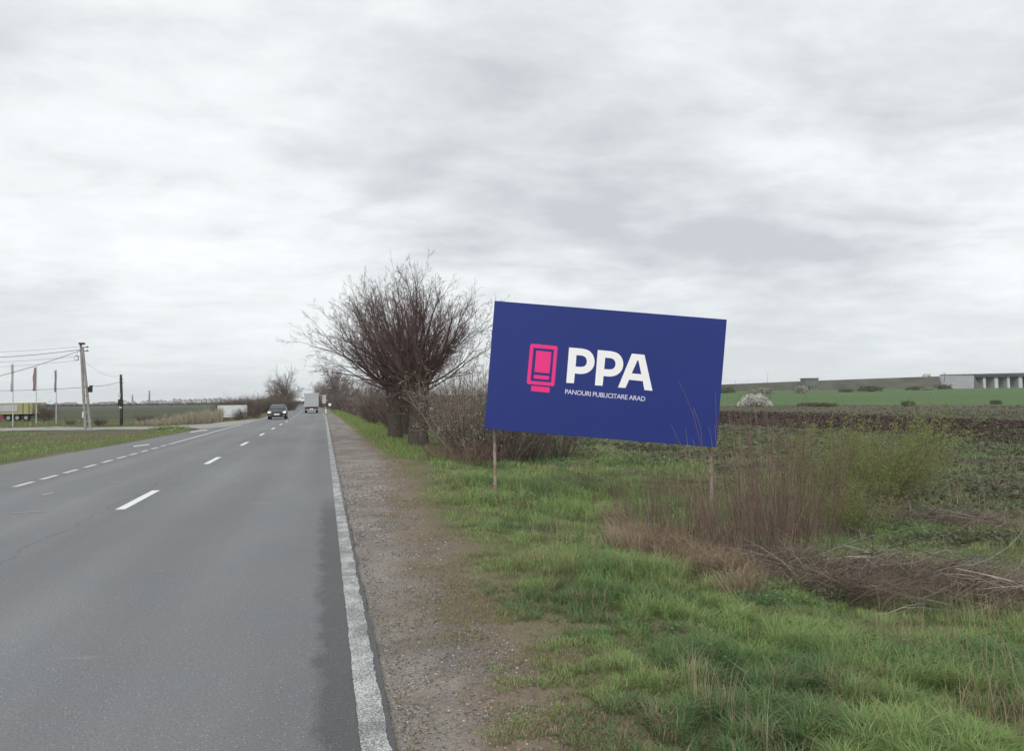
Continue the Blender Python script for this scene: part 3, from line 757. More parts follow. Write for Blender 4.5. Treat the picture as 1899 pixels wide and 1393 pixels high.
Pin = [(780, 318), (845, 324), (885, 342, 1), (905, 385, 1), (897, 430, 1), (870, 456, 1), (825, 462), (768, 457)]
sh = lambda P, dx, dy: [(q[0]+dx, q[1]+dy)+tuple(q[2:]) for q in P]
curve_shape('letter', [smooth_poly(Pout), smooth_poly(Pin)], white, .004)
curve_shape('letter', [smooth_poly(sh(Pout, 348, 31)), smooth_poly(sh(Pin, 348, 31))], white, .004)
curve_shape('letter', [smooth_poly([(1283, 712), (1452, 300), (1605, 315), (1702, 752), (1605, 744), (1585, 635), (1418, 618), (1375, 718)]),
                       smooth_poly([(1520, 383), (1532, 385), (1567, 552), (1450, 540)])], white, .004)
curve_shape('logo_frame', [smooth_poly([(218, 200), (235, 181, 1), (250, 181), (530, 208), (549, 222, 1), (550, 238), (513, 678), (500, 695, 1), (485, 696), (195, 670), (178, 655, 1), (177, 640)]),
                           smooth_poly([(258, 229), (508, 252), (472, 652), (221, 630)])], pink, .004)
curve_shape('logo_screen', [smooth_poly([(292, 263), (476, 281), (452, 541), (269, 524)])], pink, .004)
curve_shape('logo_bar', [smooth_poly([(264, 556), (448, 574), (443, 619), (259, 602)])], pink, .004)
curve_shape('logo_foot', [smooth_poly([(232, 691), (456, 712), (450, 776), (226, 755)])], pink, .004)
tcu = bpy.data.curves.new('lettering', 'FONT'); tcu.body = 'PANOURI PUBLICITARE ARAD'; tcu.size = 1.0; tcu.space_character = .93; tcu.offset = .008
to = bpy.data.objects.new('t', tcu); COL.objects.link(to); bpy.context.view_layer.update()
me = bpy.data.meshes.new_from_object(to.evaluated_get(bpy.context.evaluated_depsgraph_get())); bpy.data.objects.remove(to)
vs = np.array([v.co for v in me.vertices]); a0 = np.array(art(640, 790)); a1 = np.array(art(1612, 880)); ah = np.array(art(646, 736))
W_ = vs[:, 0].max()-vs[:, 0].min(); H_ = vs[:, 1].max()-vs[:, 1].min()
dx = (a1-a0); hyt = np.linalg.norm(ah-a0)
for v in me.vertices:
    s_ = (v.co.x-vs[:, 0].min())/W_; t_ = (v.co.y-vs[:, 1].min())/H_
    q = a0+dx*s_; v.co = (q[0], q[1]+t_*hyt*1.05, 0)
me.name = 'lettering'; me.materials.clear(); me.materials.append(pinktxt)
me.transform(Rb.to_4x4()); me.transform(Matrix.Translation(loc(bb_c)+Rb @ Vector((0, 0, .004))))
link('lettering', me, bbr)

# ------------------------------------------------------------------ grass and other ground cover (right side)
def stuff(name, meshes, label, cat):
    o = link(name, meshes); tag(o, label, cat, kind='stuff'); return o
def wedge(n, w0, w1, lo=-.1, hi=.74, pad=.4, rng=RNG):
    w = np.exp(rng.uniform(math.log(w0), math.log(w1), n)); l = rng.uniform(lo, hi, n)*w+rng.uniform(-pad, pad, n)
    x = w*math.sin(YAW)+l*math.cos(YAW); y = w*math.cos(YAW)-l*math.sin(YAW)
    return x, y, w
grass_m = mat('grass_blades', (.1, .12, .05), rough=.65, attr=True, trans=.35, spec=.25)
def C3(r, g, b): return np.array([[r, g, b]])
GB = C3(.175, .285, .080); GY_ = C3(.33, .365, .15); GD = C3(.075, .155, .055); GBl = C3(.15, .25, .13); TAN = C3(.36, .29, .19); BRN = C3(.19, .125, .085)
def keep(m_, *a): return [q[m_] for q in a]
# verge and meadow
n = 640000
x, y, w = wedge(n, 3.3, 46)
u = x-curve_off(y); ge = gravel_edge(y)
lush = fbm(x, y, 1.1, 4); big = fbm(x+40, y, 3.5, 3)
prob = 0.04*sst(-.15, .2, u-ge)+0.96*sst(0.15, 0.8, u-ge+1.9*(lush-.5))
prob = prob*(1-.93*sst(8, 13, u)*sst(9, 15, w))
tuft = fbm(x+3, y-8, .17, 3); prob = prob*(.36+.85*sst(.36, .56, tuft))
m_ = (RNG.random(n) < prob) & (u > .5)
tuft = tuft[m_]
x, y, w, u, ge, lush, big = keep(m_, x, y, w, u, ge, lush, big); K = len(x)
far = np.clip(w/9, 1, 5)
edge = sst(0.1, 1.7, u-ge)
hgt = (.035+.105*edge*(.5+1.0*sst(.35, .65, lush)))*(.5+.9*RNG.random(K))*(1+.12*(far-1))
hgt *= 1+.55*sst(.52, .66, big)*edge; hgt *= .43+.60*sst(.36, .62, tuft)
wid = .0042*(.7+.7*RNG.random(K))*far
mixn = fbm(x, y, .55, 3)
col = lerp(GB, GY_, (RNG.random(K)*.75)[:, None]); col = lerp(col, GD, (sst(.5, .6, fbm(x-9, y, .8, 3))*.75)[:, None]); col = lerp(col, GBl, (RNG.random(K)*.35)[:, None])
tn = (1-edge)*.5+.10+.50*sst(.54, .64, mixn)
istan = RNG.random(K) < tn*.50
col = np.where(istan[:, None], lerp(TAN, BRN, RNG.random(K)[:, None]), col)
col *= (.75+.5*RNG.random(K))[:, None]
P = np.stack([x, y, TZ(x, y)-.01], 1)
V, Q, T, C = blades(P, hgt, wid, RNG.random(K)*2*PI, .3+1.0*RNG.random(K), col*(.8+.45*sst(.4, .62, tuft))[:, None])
stuff('grass', np_mesh('grass', V, Q, T, C, grass_m), 'green meadow grass of the right verge around the billboard', 'grass')
n = 230000; x, y, w = wedge(n, 3.4, 26, -.3, .5, .2); u = x-curve_off(y); ge = gravel_edge(y); pa = fbm(x+11, y, .7, 4)
m_ = RNG.random(n) < (.12+.88*sst(.42, .56, pa))*np.exp(-((u-ge-.35)/.6)**2); x, y, w = keep(m_, x, y, w); K = len(x)
V, Q, T, C = blades(np.stack([x, y, TZ(x, y)-.004], 1), .02+.035*RNG.random(K), .004*np.clip(w/8, 1, 4), RNG.random(K)*2*PI, .8+1.2*RNG.random(K), lerp(lerp(TAN, BRN, RNG.random(K)[:, None]), GY_*.8, (RNG.random(K) < .42)[:, None]*1.0))
stuff('dead_weeds', np_mesh('dead_weeds', V, Q, T, C, grass_m), 'flat dead weeds scattered over the brown edge of the gravel shoulder', 'dry grass')
# thin longer straw among the grass
n = 17000; x, y, w = wedge(n, 3.4, 30); u = x-curve_off(y); lu = fbm(x+5, y+3, 1.6, 3)
m_ = (RNG.random(n) < sst(.5, .66, lu)) & (u > 2.0); x, y, w = keep(m_, x, y, w); K = len(x)
P = np.stack([x, y, TZ(x, y)], 1)
V, Q, T, C = blades(P, .22+.28*RNG.random(K), .003*np.clip(w/7, 1, 4), RNG.random(K)*2*PI, .2+.7*RNG.random(K), (TAN*.9)*(.7+.6*RNG.random(K))[:, None])
stuff('straw', np_mesh('straw', V, Q, T, C, grass_m), 'thin dry straw stalks standing among the verge grass', 'dry grass')
# broad leafy weeds
n = 60000; x, y, w = wedge(n, 5, 30); u = x-curve_off(y); lu = fbm(x+31, y-3, .9, 3)
m_ = (RNG.random(n) < sst(.55, .66, lu)*sst(2.2, 3.2, u)); x, y, w = keep(m_, x, y, w); K = len(x)
P = np.stack([x, y, TZ(x, y)+.02+.14*RNG.random(K)], 1)
cc = lerp(C3(.09, .17, .06), C3(.20, .28, .14), RNG.random(K)[:, None])
V, Q, C = leaf_quads(P, (.010+.022*RNG.random(K)**2)*np.clip(w/9, 1, 2), cc, .3)
stuff('weeds', np_mesh('weeds', V, Q, None, C, grass_m), 'broad leafy weeds growing low between the grass near the billboard', 'weeds')
# field weeds beyond the ditch
n = 150000; x, y, w = wedge(n, 11, 75, .0, .76); u = x-curve_off(y)
s1_ = L_s1(x, y); s2_ = L_s2(x, y); clump = fbm(x, y*1.5, 1.3, 4)
inside = (s1_ > -.8) & (s2_ < 2.2)
pr = sst(.44, .60, clump)*sst(6, 10, u)*np.where(inside, .04, 1)*np.where(L_green(x, y) > 0, 0, 1)
m_ = RNG.random(n) < pr; x, y, w, clump = keep(m_, x, y, w, clump); K = len(x)
P = np.stack([x, y, TZ(x, y)+.02+.13*RNG.random(K)*sst(.45, .7, clump)], 1)
cc = lerp(C3(.11, .13, .07), C3(.25, .27, .17), RNG.random(K)[:, None]); cc = np.where((RNG.random(K) < .16)[:, None], C3(.19, .15, .11), cc)
V, Q, C = leaf_quads(P, (.030+.05*RNG.random(K))*np.clip(w/16, .8, 2.6), cc*.85, .65)
stuff('field_weeds', np_mesh('field_weeds', V, Q, None, C, grass_m), 'patchy low weeds over the dark soil of the field at right', 'weeds')
# clods on the bare strip
n = 50000; x, y, w = wedge(n, 14, 120, .15, .76); u = x-curve_off(y)
m_ = (u > 9) & (L_green(x, y) < -1) & (RNG.random(n) < np.where((L_s1(x, y) > -.8) & (L_s2(x, y) < 2.2), 1, .3)); x, y, w = keep(m_, x, y, w); K = len(x)
V, Q, C = leaf_quads(np.stack([x, y, TZ(x, y)+.02], 1), (.04+.06*RNG.random(K))*np.clip(w/35, .8, 1.9), lerp(C3(.045, .030, .025), C3(.13, .10, .08), (RNG.random(K)**3)[:, None]), .5)
stuff('clods', np_mesh('clods', V, Q, None, C, mat('soil_clods', (.06, .045, .04), rough=.95, attr=True, spec=.1)), 'dark clods of ploughed soil in the bare strips of the field', 'soil')

# gravel of the shoulder
n = 100000; x, y, w = wedge(n, 3.3, 22, -.32, .25, .2); u = x-curve_off(y)
g_ = fbm(x, y, .35, 3)
m_ = (u > .30+.07*RNG.random(n)) & (u < gravel_edge(y)+.12+.25*RNG.random(n)) & (RNG.random(n) < .22+.9*sst(.46, .60, g_)+.8*sst(.56, .40, u)); x, y, w = keep(m_, x, y, w); K = len(x)
sz = (.0030+.0100*RNG.random(K)**3.5)*np.clip(w/6, 1, 2.2)
O = np.array([[1, 0, 0], [0, 1, 0], [-1, 0, 0], [0, -1, 0], [0, 0, 1], [0, 0, -.6]], float)
rot = RNG.random(K)*PI; sc3 = sz[:, None]*(.6+.6*RNG.random((K, 3)))*np.array([1, 1, .7])
VV = O[None]*sc3[:, None, :]; c_, s_ = np.cos(rot)[:, None], np.sin(rot)[:, None]
VX = VV[:, :, 0]*c_-VV[:, :, 1]*s_; VY = VV[:, :, 0]*s_+VV[:, :, 1]*c_
V = np.stack([VX+x[:, None], VY+y[:, None], VV[:, :, 2]+(TZ(x, y)+.002)[:, None]], -1).reshape(-1, 3)
Tt = np.array([[0, 1, 4], [1, 2, 4], [2, 3, 4], [3, 0, 4], [1, 0, 5], [2, 1, 5], [3, 2, 5], [0, 3, 5]])
T = (np.arange(K)[:, None, None]*6+Tt[None]).reshape(-1, 3)
cc = lerp(C3(.13, .115, .105), C3(.50, .47, .43), (RNG.random(K)**2.2)[:, None])
stuff('gravel', np_mesh('gravel', V, None, T, np.repeat(cc, 6, axis=0), mat('gravel_stone', (.3, .27, .25), rough=.85, attr=True)), 'loose grey gravel stones on the road shoulder', 'gravel')

# ------------------------------------------------------------------ dry stem thickets, willow, brush piles
def stem_clump(seed, H, W, n, m, twiggy=1.0):
    tw = Twigs(seed); rng = tw.rng
    cfg = [(5, .10, .02, 1.5*twiggy, .30, .36, .6), (3, .15, .04, 0, 0, 0, 0)]
    for k in range(n):
        az = rng.random()*2*PI; q = math.sqrt(rng.random())
        s_b = np.array([math.cos(az)*q*W*.5, math.sin(az)*q*W*.5, -.01])
        tw.P0.append(np.array([0, 0, -.03])); tw.P1.append(s_b); tw.R0.append(.012); tw.R1.append(.006); tw.C.append(.5)
        d = np.array([math.cos(az)*q*.28+rng.normal()*.1, math.sin(az)*q*.28+rng.normal()*.1, 1.0]); d /= np.linalg.norm(d)
        tw.grow(np.array([math.cos(az)*q*W*.5, math.sin(az)*q*W*.5, -.03]), d, H*(.35+.65*rng.random()**1.3), .0062*(.5+.8*rng.random()), 0, cfg)
    tw.R0 = [max(r, .0028) for r in tw.R0]; tw.R1 = [max(r, .0020) for r in tw.R1]
    return tw.mesh('stems', m)
sm = [stem_clump(201, 1.65, 1.0, 100, stem_m), stem_clump(202, 1.5, 1.1, 95, stem_m), stem_clump(203, 1.8, 0.9, 60, stem_m, 1.4)]
SG = 'clumps of bare reddish stems under the billboard'
cl = [(1180, 990, .62, 0, 'short clump of reddish stems at the left end of the stem thicket'),
      (1222, 985, .58, 2, 'bare reddish stems second from the left in the thicket under the billboard'),
      (1262, 1015, .82, 1, 'dense bare stems in front at the left part of the stem thicket'),
      (1300, 990, .56, 0, 'dense bare stems at the foot of the right billboard post'),
      (1330, 1038, .68, 1, 'front bare stems directly below the right corner of the billboard'),
      (1380, 1000, .68, 2, 'tall bare stems right of the right billboard post'),
      (1400, 1048, 1.18, 0, 'dense front clump of stems where the brush pile begins'),
      (1434, 1012, 1.25, 2, 'tallest stems of the thicket rising above the field edge'),
      (1456, 1040, 1.25, 1, 'dense stems at the right end of the thicket beside the brush pile'),
      (1490, 1000, .75, 0, 'low stems between the tallest stems and the willow bush'),
      (1140, 930, .42, 2, 'thin sparse stems below the middle of the billboard'),
      (1085, 905, .45, 2, 'sparse thin stems below the left middle of the billboard'),
      (1245, 940, .60, 0, 'bare stems behind the thicket below the middle of the billboard'),
      (1372, 950, .42, 1, 'bare stems at the rear of the thicket right of the post')]
for i, (px, py, s, v, lab) in enumerate(cl):
    p = G(px, py); o = empty('stem_shrub', p, lab, 'shrub', SG, i*1.37); o.scale = (s*(.6 if v == 2 else .8), s*(.6 if v == 2 else .8), s); link('stems', sm[v], o)
for i, (px, py, h, lab) in enumerate([(1028, 852, 1.0, 'left one of two dark saplings beneath the billboard'), (1047, 856, .95, 'right one of two dark saplings beneath the billboard')]):
    o = empty('sapling', G(px, py), lab, 'shrub'); o.scale = (h*.6, h*.6, h*1.0)
    link('stems', stem_clump(240+i, 1.6, .45, 26, bark_w, 1.4), o)
# willow bush: thin stems with small yellow-green leaves
wl = mat('willow_leaves', (.235, .275, .10), rough=.6, trans=.4, spec=.2)
def willow(seed, H, W, n, nleaf):
    tw = Twigs(seed); rng = tw.rng
    cfg = [(6, .1, .02, 7, .38, .40, .6), (4, .15, .03, 0, 0, 0, 0)]
    for k in range(n):
        az = rng.random()*2*PI; q = math.sqrt(rng.random())
        d = np.array([math.cos(az)*q*1.0, math.sin(az)*q*1.0, 1.0]); d /= np.linalg.norm(d)
        tw.grow(np.array([math.cos(az)*q*.2, math.sin(az)*q*.2, -.03]), d, H*(.6+.45*rng.random())/max(d[2], .75), .006, 0, cfg)
    P = np.array(tw.P1); P = P[P[:, 2] > H*.28]; C = P[rng.integers(0, len(P), nleaf)]+rng.normal(size=(nleaf, 3))*.035
    V, Q, c = leaf_quads(C, .015+.012*rng.random(nleaf), np.ones((nleaf, 3)), rng=rng)
    return tw.mesh('stems', stem_m), np_mesh('leaves', V, Q, m=wl)
w1, l1 = willow(301, 1.75, 2.2, 70, 11000); w2, l2 = willow(302, 1.25, 1.8, 50, 6500)
for i, (px, py, s, a, b_, lab) in enumerate([(1618, 955, 1.0, w1, l1, 'largest yellow-green willow bush at the edge of the field'), (1545, 935, .95, w2, l2, 'small yellow-green willow bush left of the largest one'),
                                            (1672, 925, .9, w2, l2, 'yellow-green willow bush behind the second brush pile'), (1580, 1000, .65, w2, l2, 'low yellow-green sprigs in front of the largest willow bush')]):
    shrub('willow_bush', lab, 'bush', 'yellow-green willow bushes', [('stems', a), ('leaves', b_)], G(px, py), (s, s, s), i*1.2)
def brush_pile(pts, width, height, n, seed, label, longest=.9, straw=6000):
    rng = np.random.default_rng(seed); A = np.array([G(*p) for p in pts]); o0 = A.mean(0)
    s = np.r_[0, np.cumsum(np.linalg.norm(np.diff(A[:, :2], axis=0), axis=1))]
    root = empty('brush_pile', o0, label, 'brush pile', 'heaps of cut dry brush')
    tw = Twigs(seed); tw.vary = .85
    def pos(k, spread=1.0):
        t = rng.random(k)*s[-1]; x = np.interp(t, s, A[:, 0]); y = np.interp(t, s, A[:, 1])
        ex = (np.interp(t+.2, s, A[:, 0])-np.interp(t-.2, s, A[:, 0])); ey = (np.interp(t+.2, s, A[:, 1])-np.interp(t-.2, s, A[:, 1]))
        nn = np.hypot(ex, ey); ex /= nn; ey /= nn; q = rng.normal(size=k)*.42; 
        hgt_ = height*np.exp(-q*q*2.2)*(.1+1.5*fbm(t, t*0, .9, 3))*np.minimum(1, np.minimum(t, s[-1]-t)/.5+.25)
        X = x-ey*q*width; Y = y+ex*q*width; return X, Y, TZ(X, Y), hgt_, ex, ey
    X, Y, Z0, hh_, ex, ey = pos(n)
    for k in range(n):
        a = rng.normal()*(.5 if rng.random() < .6 else 1.3); c, sn = math.cos(a), math.sin(a); sg = 1 if rng.random() < .5 else -1
        d = np.array([(ex[k]*c-ey[k]*sn)*sg, (ex[k]*sn+ey[k]*c)*sg, rng.normal()*.22+.05]); d /= np.linalg.norm(d)
        p0 = np.array([X[k], Y[k], Z0[k]+hh_[k]*rng.random()])-o0
        tw.grow(p0-d*.2, d, longest*(.3+.8*rng.random()), .003+.008*rng.random()**2.5, 0, [(4, .3, -.03, 1.4, .6, .45, .7), (2, .2, 0, 0, 0, 0, 0)])
    for k in range(14):
        i = rng.integers(n); d = np.array([rng.normal()*.6, rng.normal()*.6, .55]); d /= np.linalg.norm(d)
        tw.grow(np.array([X[i], Y[i], Z0[i]])-o0, d, .5+.4*rng.random(), .004, 0, [(5, .15, 0, 4, .8, .3, .6), (2, .2, 0, 0, 0, 0, 0)])
    link('branches', tw.mesh('branches', dry_m), root)
    X, Y, Z0, hh_, ex, ey = pos(straw); K = straw
    P = np.stack([X, Y, Z0+hh_*rng.random(K)*.6], 1)-o0; ld = np.stack([ex+rng.normal(size=K)*.7, ey+rng.normal(size=K)*.7, rng.normal(size=K)*.1], 1)
    V, Q, T, C = blades(P, .12+.2*rng.random(K), .004+.003*rng.random(K), np.arctan2(ld[:, 0], -ld[:, 1])*-1, (1.2+.8*rng.random(K), ld), lerp(C3(.42, .34, .26), C3(.12, .09, .07), rng.random(K)[:, None]))
    link('dead_grass', np_mesh('dead_grass', V, Q, T, C, grass_m), root)
    return root
brush_pile([(1350, 1048), (1440, 1062), (1540, 1078), (1640, 1092), (1760, 1108), (1900, 1118), (2060, 1130)], .85, .42, 780, 401, 'long heap of cut dry branches lying across the grass below the willow bush', straw=4500)
brush_pile([(1500, 1085), (1570, 1108), (1650, 1122)], .45, .18, 260, 402, 'small spill of dry branches in front of the long brush heap', .7, 2500)
brush_pile([(1575, 965), (1680, 972), (1800, 980), (1870, 985)], .7, .22, 420, 403, 'darker brush heap lying behind, between the willow bush and the field', .9, 2500)
brush_pile([(1180, 1010), (1260, 1035), (1350, 1050)], .5, .12, 120, 404, 'thin litter of dry twigs in front of the stem thicket', .6, 2500)
# tan tussocks in front of the thicket
rng = np.random.default_rng(55); Pn = []; LD = []; Hh = []
for k in range(150):
    t = rng.random(); px = lerp(1125, 1400, t); py = lerp(985, 1075, t)+rng.normal()*16; c = G(px, py); m2 = 60
    q = rng.normal(size=(m2, 2))*.06; Pn.append(np.c_[c[0]+q[:, 0], c[1]+q[:, 1], np.full(m2, c[2])])
    dr = np.array([-.5+rng.normal()*.3, -.6+rng.normal()*.3, 0]); LD.append(np.c_[dr[0]+rng.normal(size=m2)*.45, dr[1]+rng.normal(size=m2)*.45, np.zeros(m2)]); Hh.append(.18+.28*rng.random(m2))
P = np.concatenate(Pn); LDn = np.concatenate(LD); Hh = np.concatenate(Hh); K = len(P)
V, Q, T, C = blades(P, Hh, .0045+.003*rng.random(K), rng.random(K)*PI, (.6+.6*rng.random(K), LDn), lerp(C3(.58, .47, .34), C3(.32, .24, .17), rng.random(K)[:, None]))
stuff('dry_grass', np_mesh('dry_grass', V, Q, T, C, grass_m), 'pale tan dry tussocks leaning in front of the stem thicket', 'dry grass')

# ------------------------------------------------------------------ left side ground cover
def lwedge(n, w0, w1, l0=-.80, l1=.05):
    w = np.exp(RNG.uniform(math.log(w0), math.log(w1), n)); l = RNG.uniform(l0, l1, n)*w
    return w*math.sin(YAW)+l*math.cos(YAW), w*math.cos(YAW)-l*math.sin(YAW), w
SR_A, SR_B = np.array(G(-160, 799)), np.array(G(372, 792))
def on_side_road(x, y):
    far = line_side(G(18, 795), G(372, 787.5)); near = line_side(G(18, 800.5), G(372, 797.5)); return (far(x, y) < .2) & (near(x, y) > -.2)
n = 120000; x, y, w = lwedge(n, 17, 115); d = left_edge(y)-(x-curve_off(y))
nn = fbm(x, y, 2.0, 3)
m_ = (d > .05) & ~on_side_road(x, y) & (RNG.random(n) < .25+.75*sst(.0, .9, d+nn-.5)); x, y, w, d, nn = keep(m_, x, y, w, d, nn); K = len(x)
beyond = sst(62, 72, w)
col = lerp(GB, GY_, (RNG.random(K))[:, None]); col = lerp(col, lerp(TAN, BRN, RNG.random(K)[:, None])*.8, ((RNG.random(K) < sst(.45, .65, fbm(x+7, y, 5, 3))*.6+.4*beyond)[:, None])*.8)
P = np.stack([x, y, TZ(x, y)-.01], 1)
V, Q, T, C = blades(P, (.05+.13*RNG.random(K)*sst(.3, .6, nn))*(1+.6*beyond)*(1+.25*(w/40)), .004*(w/9), RNG.random(K)*2*PI, .3+.7*RNG.random(K), col*(.75+.45*RNG.random(K))[:, None])
stuff('grass', np_mesh('grass', V, Q, T, C, grass_m), 'rough grass on the triangle between the main road and the side road', 'grass')
# grass along the foot of the right-hand thicket
n = 40000; y = np.exp(RNG.uniform(math.log(24), math.log(150), n)); x = RNG.uniform(1.7, 5.2, n)+curve_off(y); K = n; w = depth(x, y)
P = np.stack([x, y, TZ(x, y)-.01], 1)
V, Q, T, C = blades(P, (.08+.12*RNG.random(K))*(1+w/90)*sst(1.5, 2.6, x-curve_off(y)), .004*(w/9), RNG.random(K)*2*PI, .3+.6*RNG.random(K), lerp(GB, GY_, RNG.random(K)[:, None])*(.7+.5*RNG.random(K))[:, None])
stuff('grass', np_mesh('grass', V, Q, T, C, grass_m), 'green grass strip between the gravel shoulder and the trees', 'grass')
# pale dry reeds left of the white panel
n = 5200; px = RNG.uniform(250, 412, n); dp = RNG.uniform(84, 104, n)
pk = np.interp(px, [250, 300, 330, 370, 412], [.35, .5, .7, 1.1, 1.15]); 
m_ = RNG.random(n) < pk; px, dp, pk = keep(m_, px, dp, pk); K = len(px)
P = np.array([AT(a, b_) for a, b_ in zip(px, dp)])
pk = pk*(.35+1.1*fbm(px/9, dp/5, 1.0, 3))
V, Q, T, C = blades(P, pk*(.8+1.1*RNG.random(K)), .03+.05*RNG.random(K), RNG.random(K)*2*PI, .1+.35*RNG.random(K), lerp(C3(.44, .40, .31), C3(.27, .24, .17), RNG.random(K)[:, None]))
stuff('reeds', np_mesh('reeds', V, Q, T, C, grass_m), 'pale dry reeds standing left of the white panel', 'reeds')

SCR = 'low scrub bushes beyond the side road'
for i, (px, py, s, v, lab) in enumerate([(263, 785, .55, 0, 'olive brown scrub bush right of the dark wooden pole'), (288, 784, .5, 1, 'low brown scrub bush in the middle of the reeds left end'), (315, 782, .45, 0, 'small scrub bush below the left end of the pale reeds'),
                                         (440, 779, .5, 1, 'small bush overlapping the right half of the white panel'), (455, 777, .62, 0, 'brown bush at the right edge of the white panel'), (473, 775, .6, 1, 'bare bush between the white panel and the dark car'),
                                         (130, 789, .35, 0, 'low scrub between the third flagpole and the concrete pole'), (186, 790, .5, 1, 'low scrub bush just right of the concrete pole')]):
    shrub('scrub_bush', lab, 'bush', SCR, [('branches', hm1 if v == 0 else hm2)], G(px, py), (s, s, s*.8), i*1.1)
shrub('bare_bush', 'round bare bush right of the yellow trailer', 'bush', None, [('branches', hm2)], AT(86, 108), (1.1, 1.1, 1.15), .5)
shrub('green_bush', 'low green leafy bush where the side road meets the grass triangle', 'bush', None,
      [('leaves', (lambda C: np_mesh('leaves', *(lambda a: (a[0], a[1], None, a[2]))(leaf_quads(C, .05+.04*RNG.random(len(C)), lerp(GB, GY_, RNG.random(len(C))[:, None]))), grass_m))(np.c_[RNG.normal(size=(1800, 1))*.8, RNG.normal(size=(1800, 1))*.45, np.abs(RNG.normal(size=(1800, 1)))*.13]))], G(318, 797))

# ------------------------------------------------------------------ poles, wires, flags
conc = mat('pole_concrete', (.27, .26, .245), rough=.9, var=.25, scale=3, bump=.3)
dark_wood = mat('tarred_wood', (.055, .05, .055), rough=.9, var=.3, scale=6)
black = mat('black_plastic', (.025, .025, .027), rough=.5); steel = mat('grey_steel', (.32, .33, .34), rough=.5, metal=.5)
ins = mat('insulator', (.10, .08, .075), rough=.4); meterw = mat('meter_box', (.60, .60, .58), rough=.6)
RG, FW = Vector((math.cos(YAW), -math.sin(YAW), 0)), Vector((math.sin(YAW), math.cos(YAW), 0)); UP = Vector((0, 0, 1))
g = Vector(G(163, 797)); D1 = 71.0; k1 = depth(g.x, g.y)/F_PX
pole = empty('utility_pole', g, 'leaning concrete A-frame power pole with rungs beside the side road', 'power pole')
H1 = (797-639)*k1; top = RG*(-12*k1)+UP*H1
def beam(b, p, q, w0, w1, t=.6):
    p, q = Vector(p), Vector(q); a = RG
    c = FW; r = []
    for P_, ww in ((p, w0), (q, w1)): r.append([P_-a*ww/2-c*ww*t/2, P_+a*ww/2-c*ww*t/2, P_+a*ww/2+c*ww*t/2, P_-a*ww/2+c*ww*t/2])
    b.loft(r)
for sx, nm in ((-4.0, 'leg'), (5.6, 'leg')):
    b = MB(); beam(b, RG*(sx*k1)-UP*.3, top+RG*((-2.0 if sx < 0 else 1.6)*k1)-UP*(.0 if sx < 0 else .3), .23, .17); b.build(nm, conc, pole)
for t in (.1, .2, .3, .4, .5, .6):
    b = MB(); pl_ = (RG*(-4.0*k1)).lerp(top+RG*(-2.0*k1), t); pr_ = (RG*(5.6*k1)).lerp(top+RG*(1.6*k1), t); beam(b, pl_-UP*.06, pl_+UP*.06, .02, .02)
    b = MB(); b.tube([pl_, pr_], .06, 6); b.build('rung', conc, pole)
b = MB(); b.box(-.24, .24, -.16, .16, 0, .18); o = b.build('pole_cap', dark_wood, pole); o.location = top
for dz in (-.25, -.60):
    b = MB(); a = top+UP*dz; b.tube([a, a+RG*.35, a+RG*.50+UP*.06], [.035, .035, .03], 6); b.tube([a+RG*.50+UP*.0, a+RG*.50+UP*.10], [.07, .05], 8); b.tube([a+RG*.42, a+RG*.62], [.05, .05], 8); b.build('insulator_arm', ins, pole)
b = MB(); cc_ = top+RG*(-.52)+UP*(-1.25)
for q in range(3): b.tube([cc_+RG*(.19+.012*q)*math.cos(a)+UP*(.22+.012*q)*math.sin(a)+FW*.02*q for a in np.linspace(0, 2*PI, 17)], .014, 5, False)
b.tube([cc_+UP*.22, top+RG*-.3-UP*.55], .012, 5); b.build('cable_coil', black, pole)
b = MB(); m_p = RG*(3.0*k1)+UP*(78*k1); b.box(-.13, .22, -.15, .12, -.45, .05); b.box(-.02, .26, -.1, .1, .05, .2); o = b.build('terminal_box', black, pole, bevel=.02); o.location = m_p
b = MB(); b.box(-.10, .10, -.08, .08, -.30, .25); o = b.build('meter_box', meterw, pole, bevel=.02); o.location = RG*(-8.6*k1)+UP*(28*k1)
b = MB(); b.box(-.06, .06, -.06, .06, -.12, .12); o = b.build('small_box', meterw, pole, bevel=.01); o.location = RG*(-7.6*k1)+UP*(42*k1)

g2 = Vector(G(225, 790)); k2 = depth(g2.x, g2.y)/F_PX
p2 = empty('wooden_pole', g2, 'dark wooden telephone pole behind the side road, right of the concrete pole', 'utility pole')
b = MB(); b.tube([-UP*.3, UP*(30*k2)+RG*(.1*k2), UP*(60*k2)-RG*(.2*k2), UP*(95*k2)-RG*(1.2*k2)], [.17, .16, .15, .12], 9); b.build('post', dark_wood, p2, smooth=True)
b = MB(); b.box(-.26, .20, -.2, .2, -.35, .3); b.box(.15, .55, -.05, .05, .02, .12); o = b.build('junction_box', black, p2, bevel=.02); o.location = UP*(44*k2)-RG*(.2*k2)-FW*.08
b = MB(); b.box(-.16, .05, -.06, .06, -.25, .25); o = b.build('white_plate', meterw, p2, bevel=.01); o.location = UP*(57*k2)-RG*(1.2*k2)-FW*.18
b = MB(); b.box(-.13, .13, -.02, .02, -.08, .08); o = b.build('number_plate', meterw, p2); o.location = UP*(34*k2)-FW*.18
b = MB()
for z_ in (80, 86): b.tube([UP*(z_*k2)-RG*.22-FW*.05, UP*(z_*k2)+RG*.22-FW*.05], .04, 6)
b.build('insulator', ins, p2)
wire_m = mat('wire', (.10, .10, .105), rough=.5)
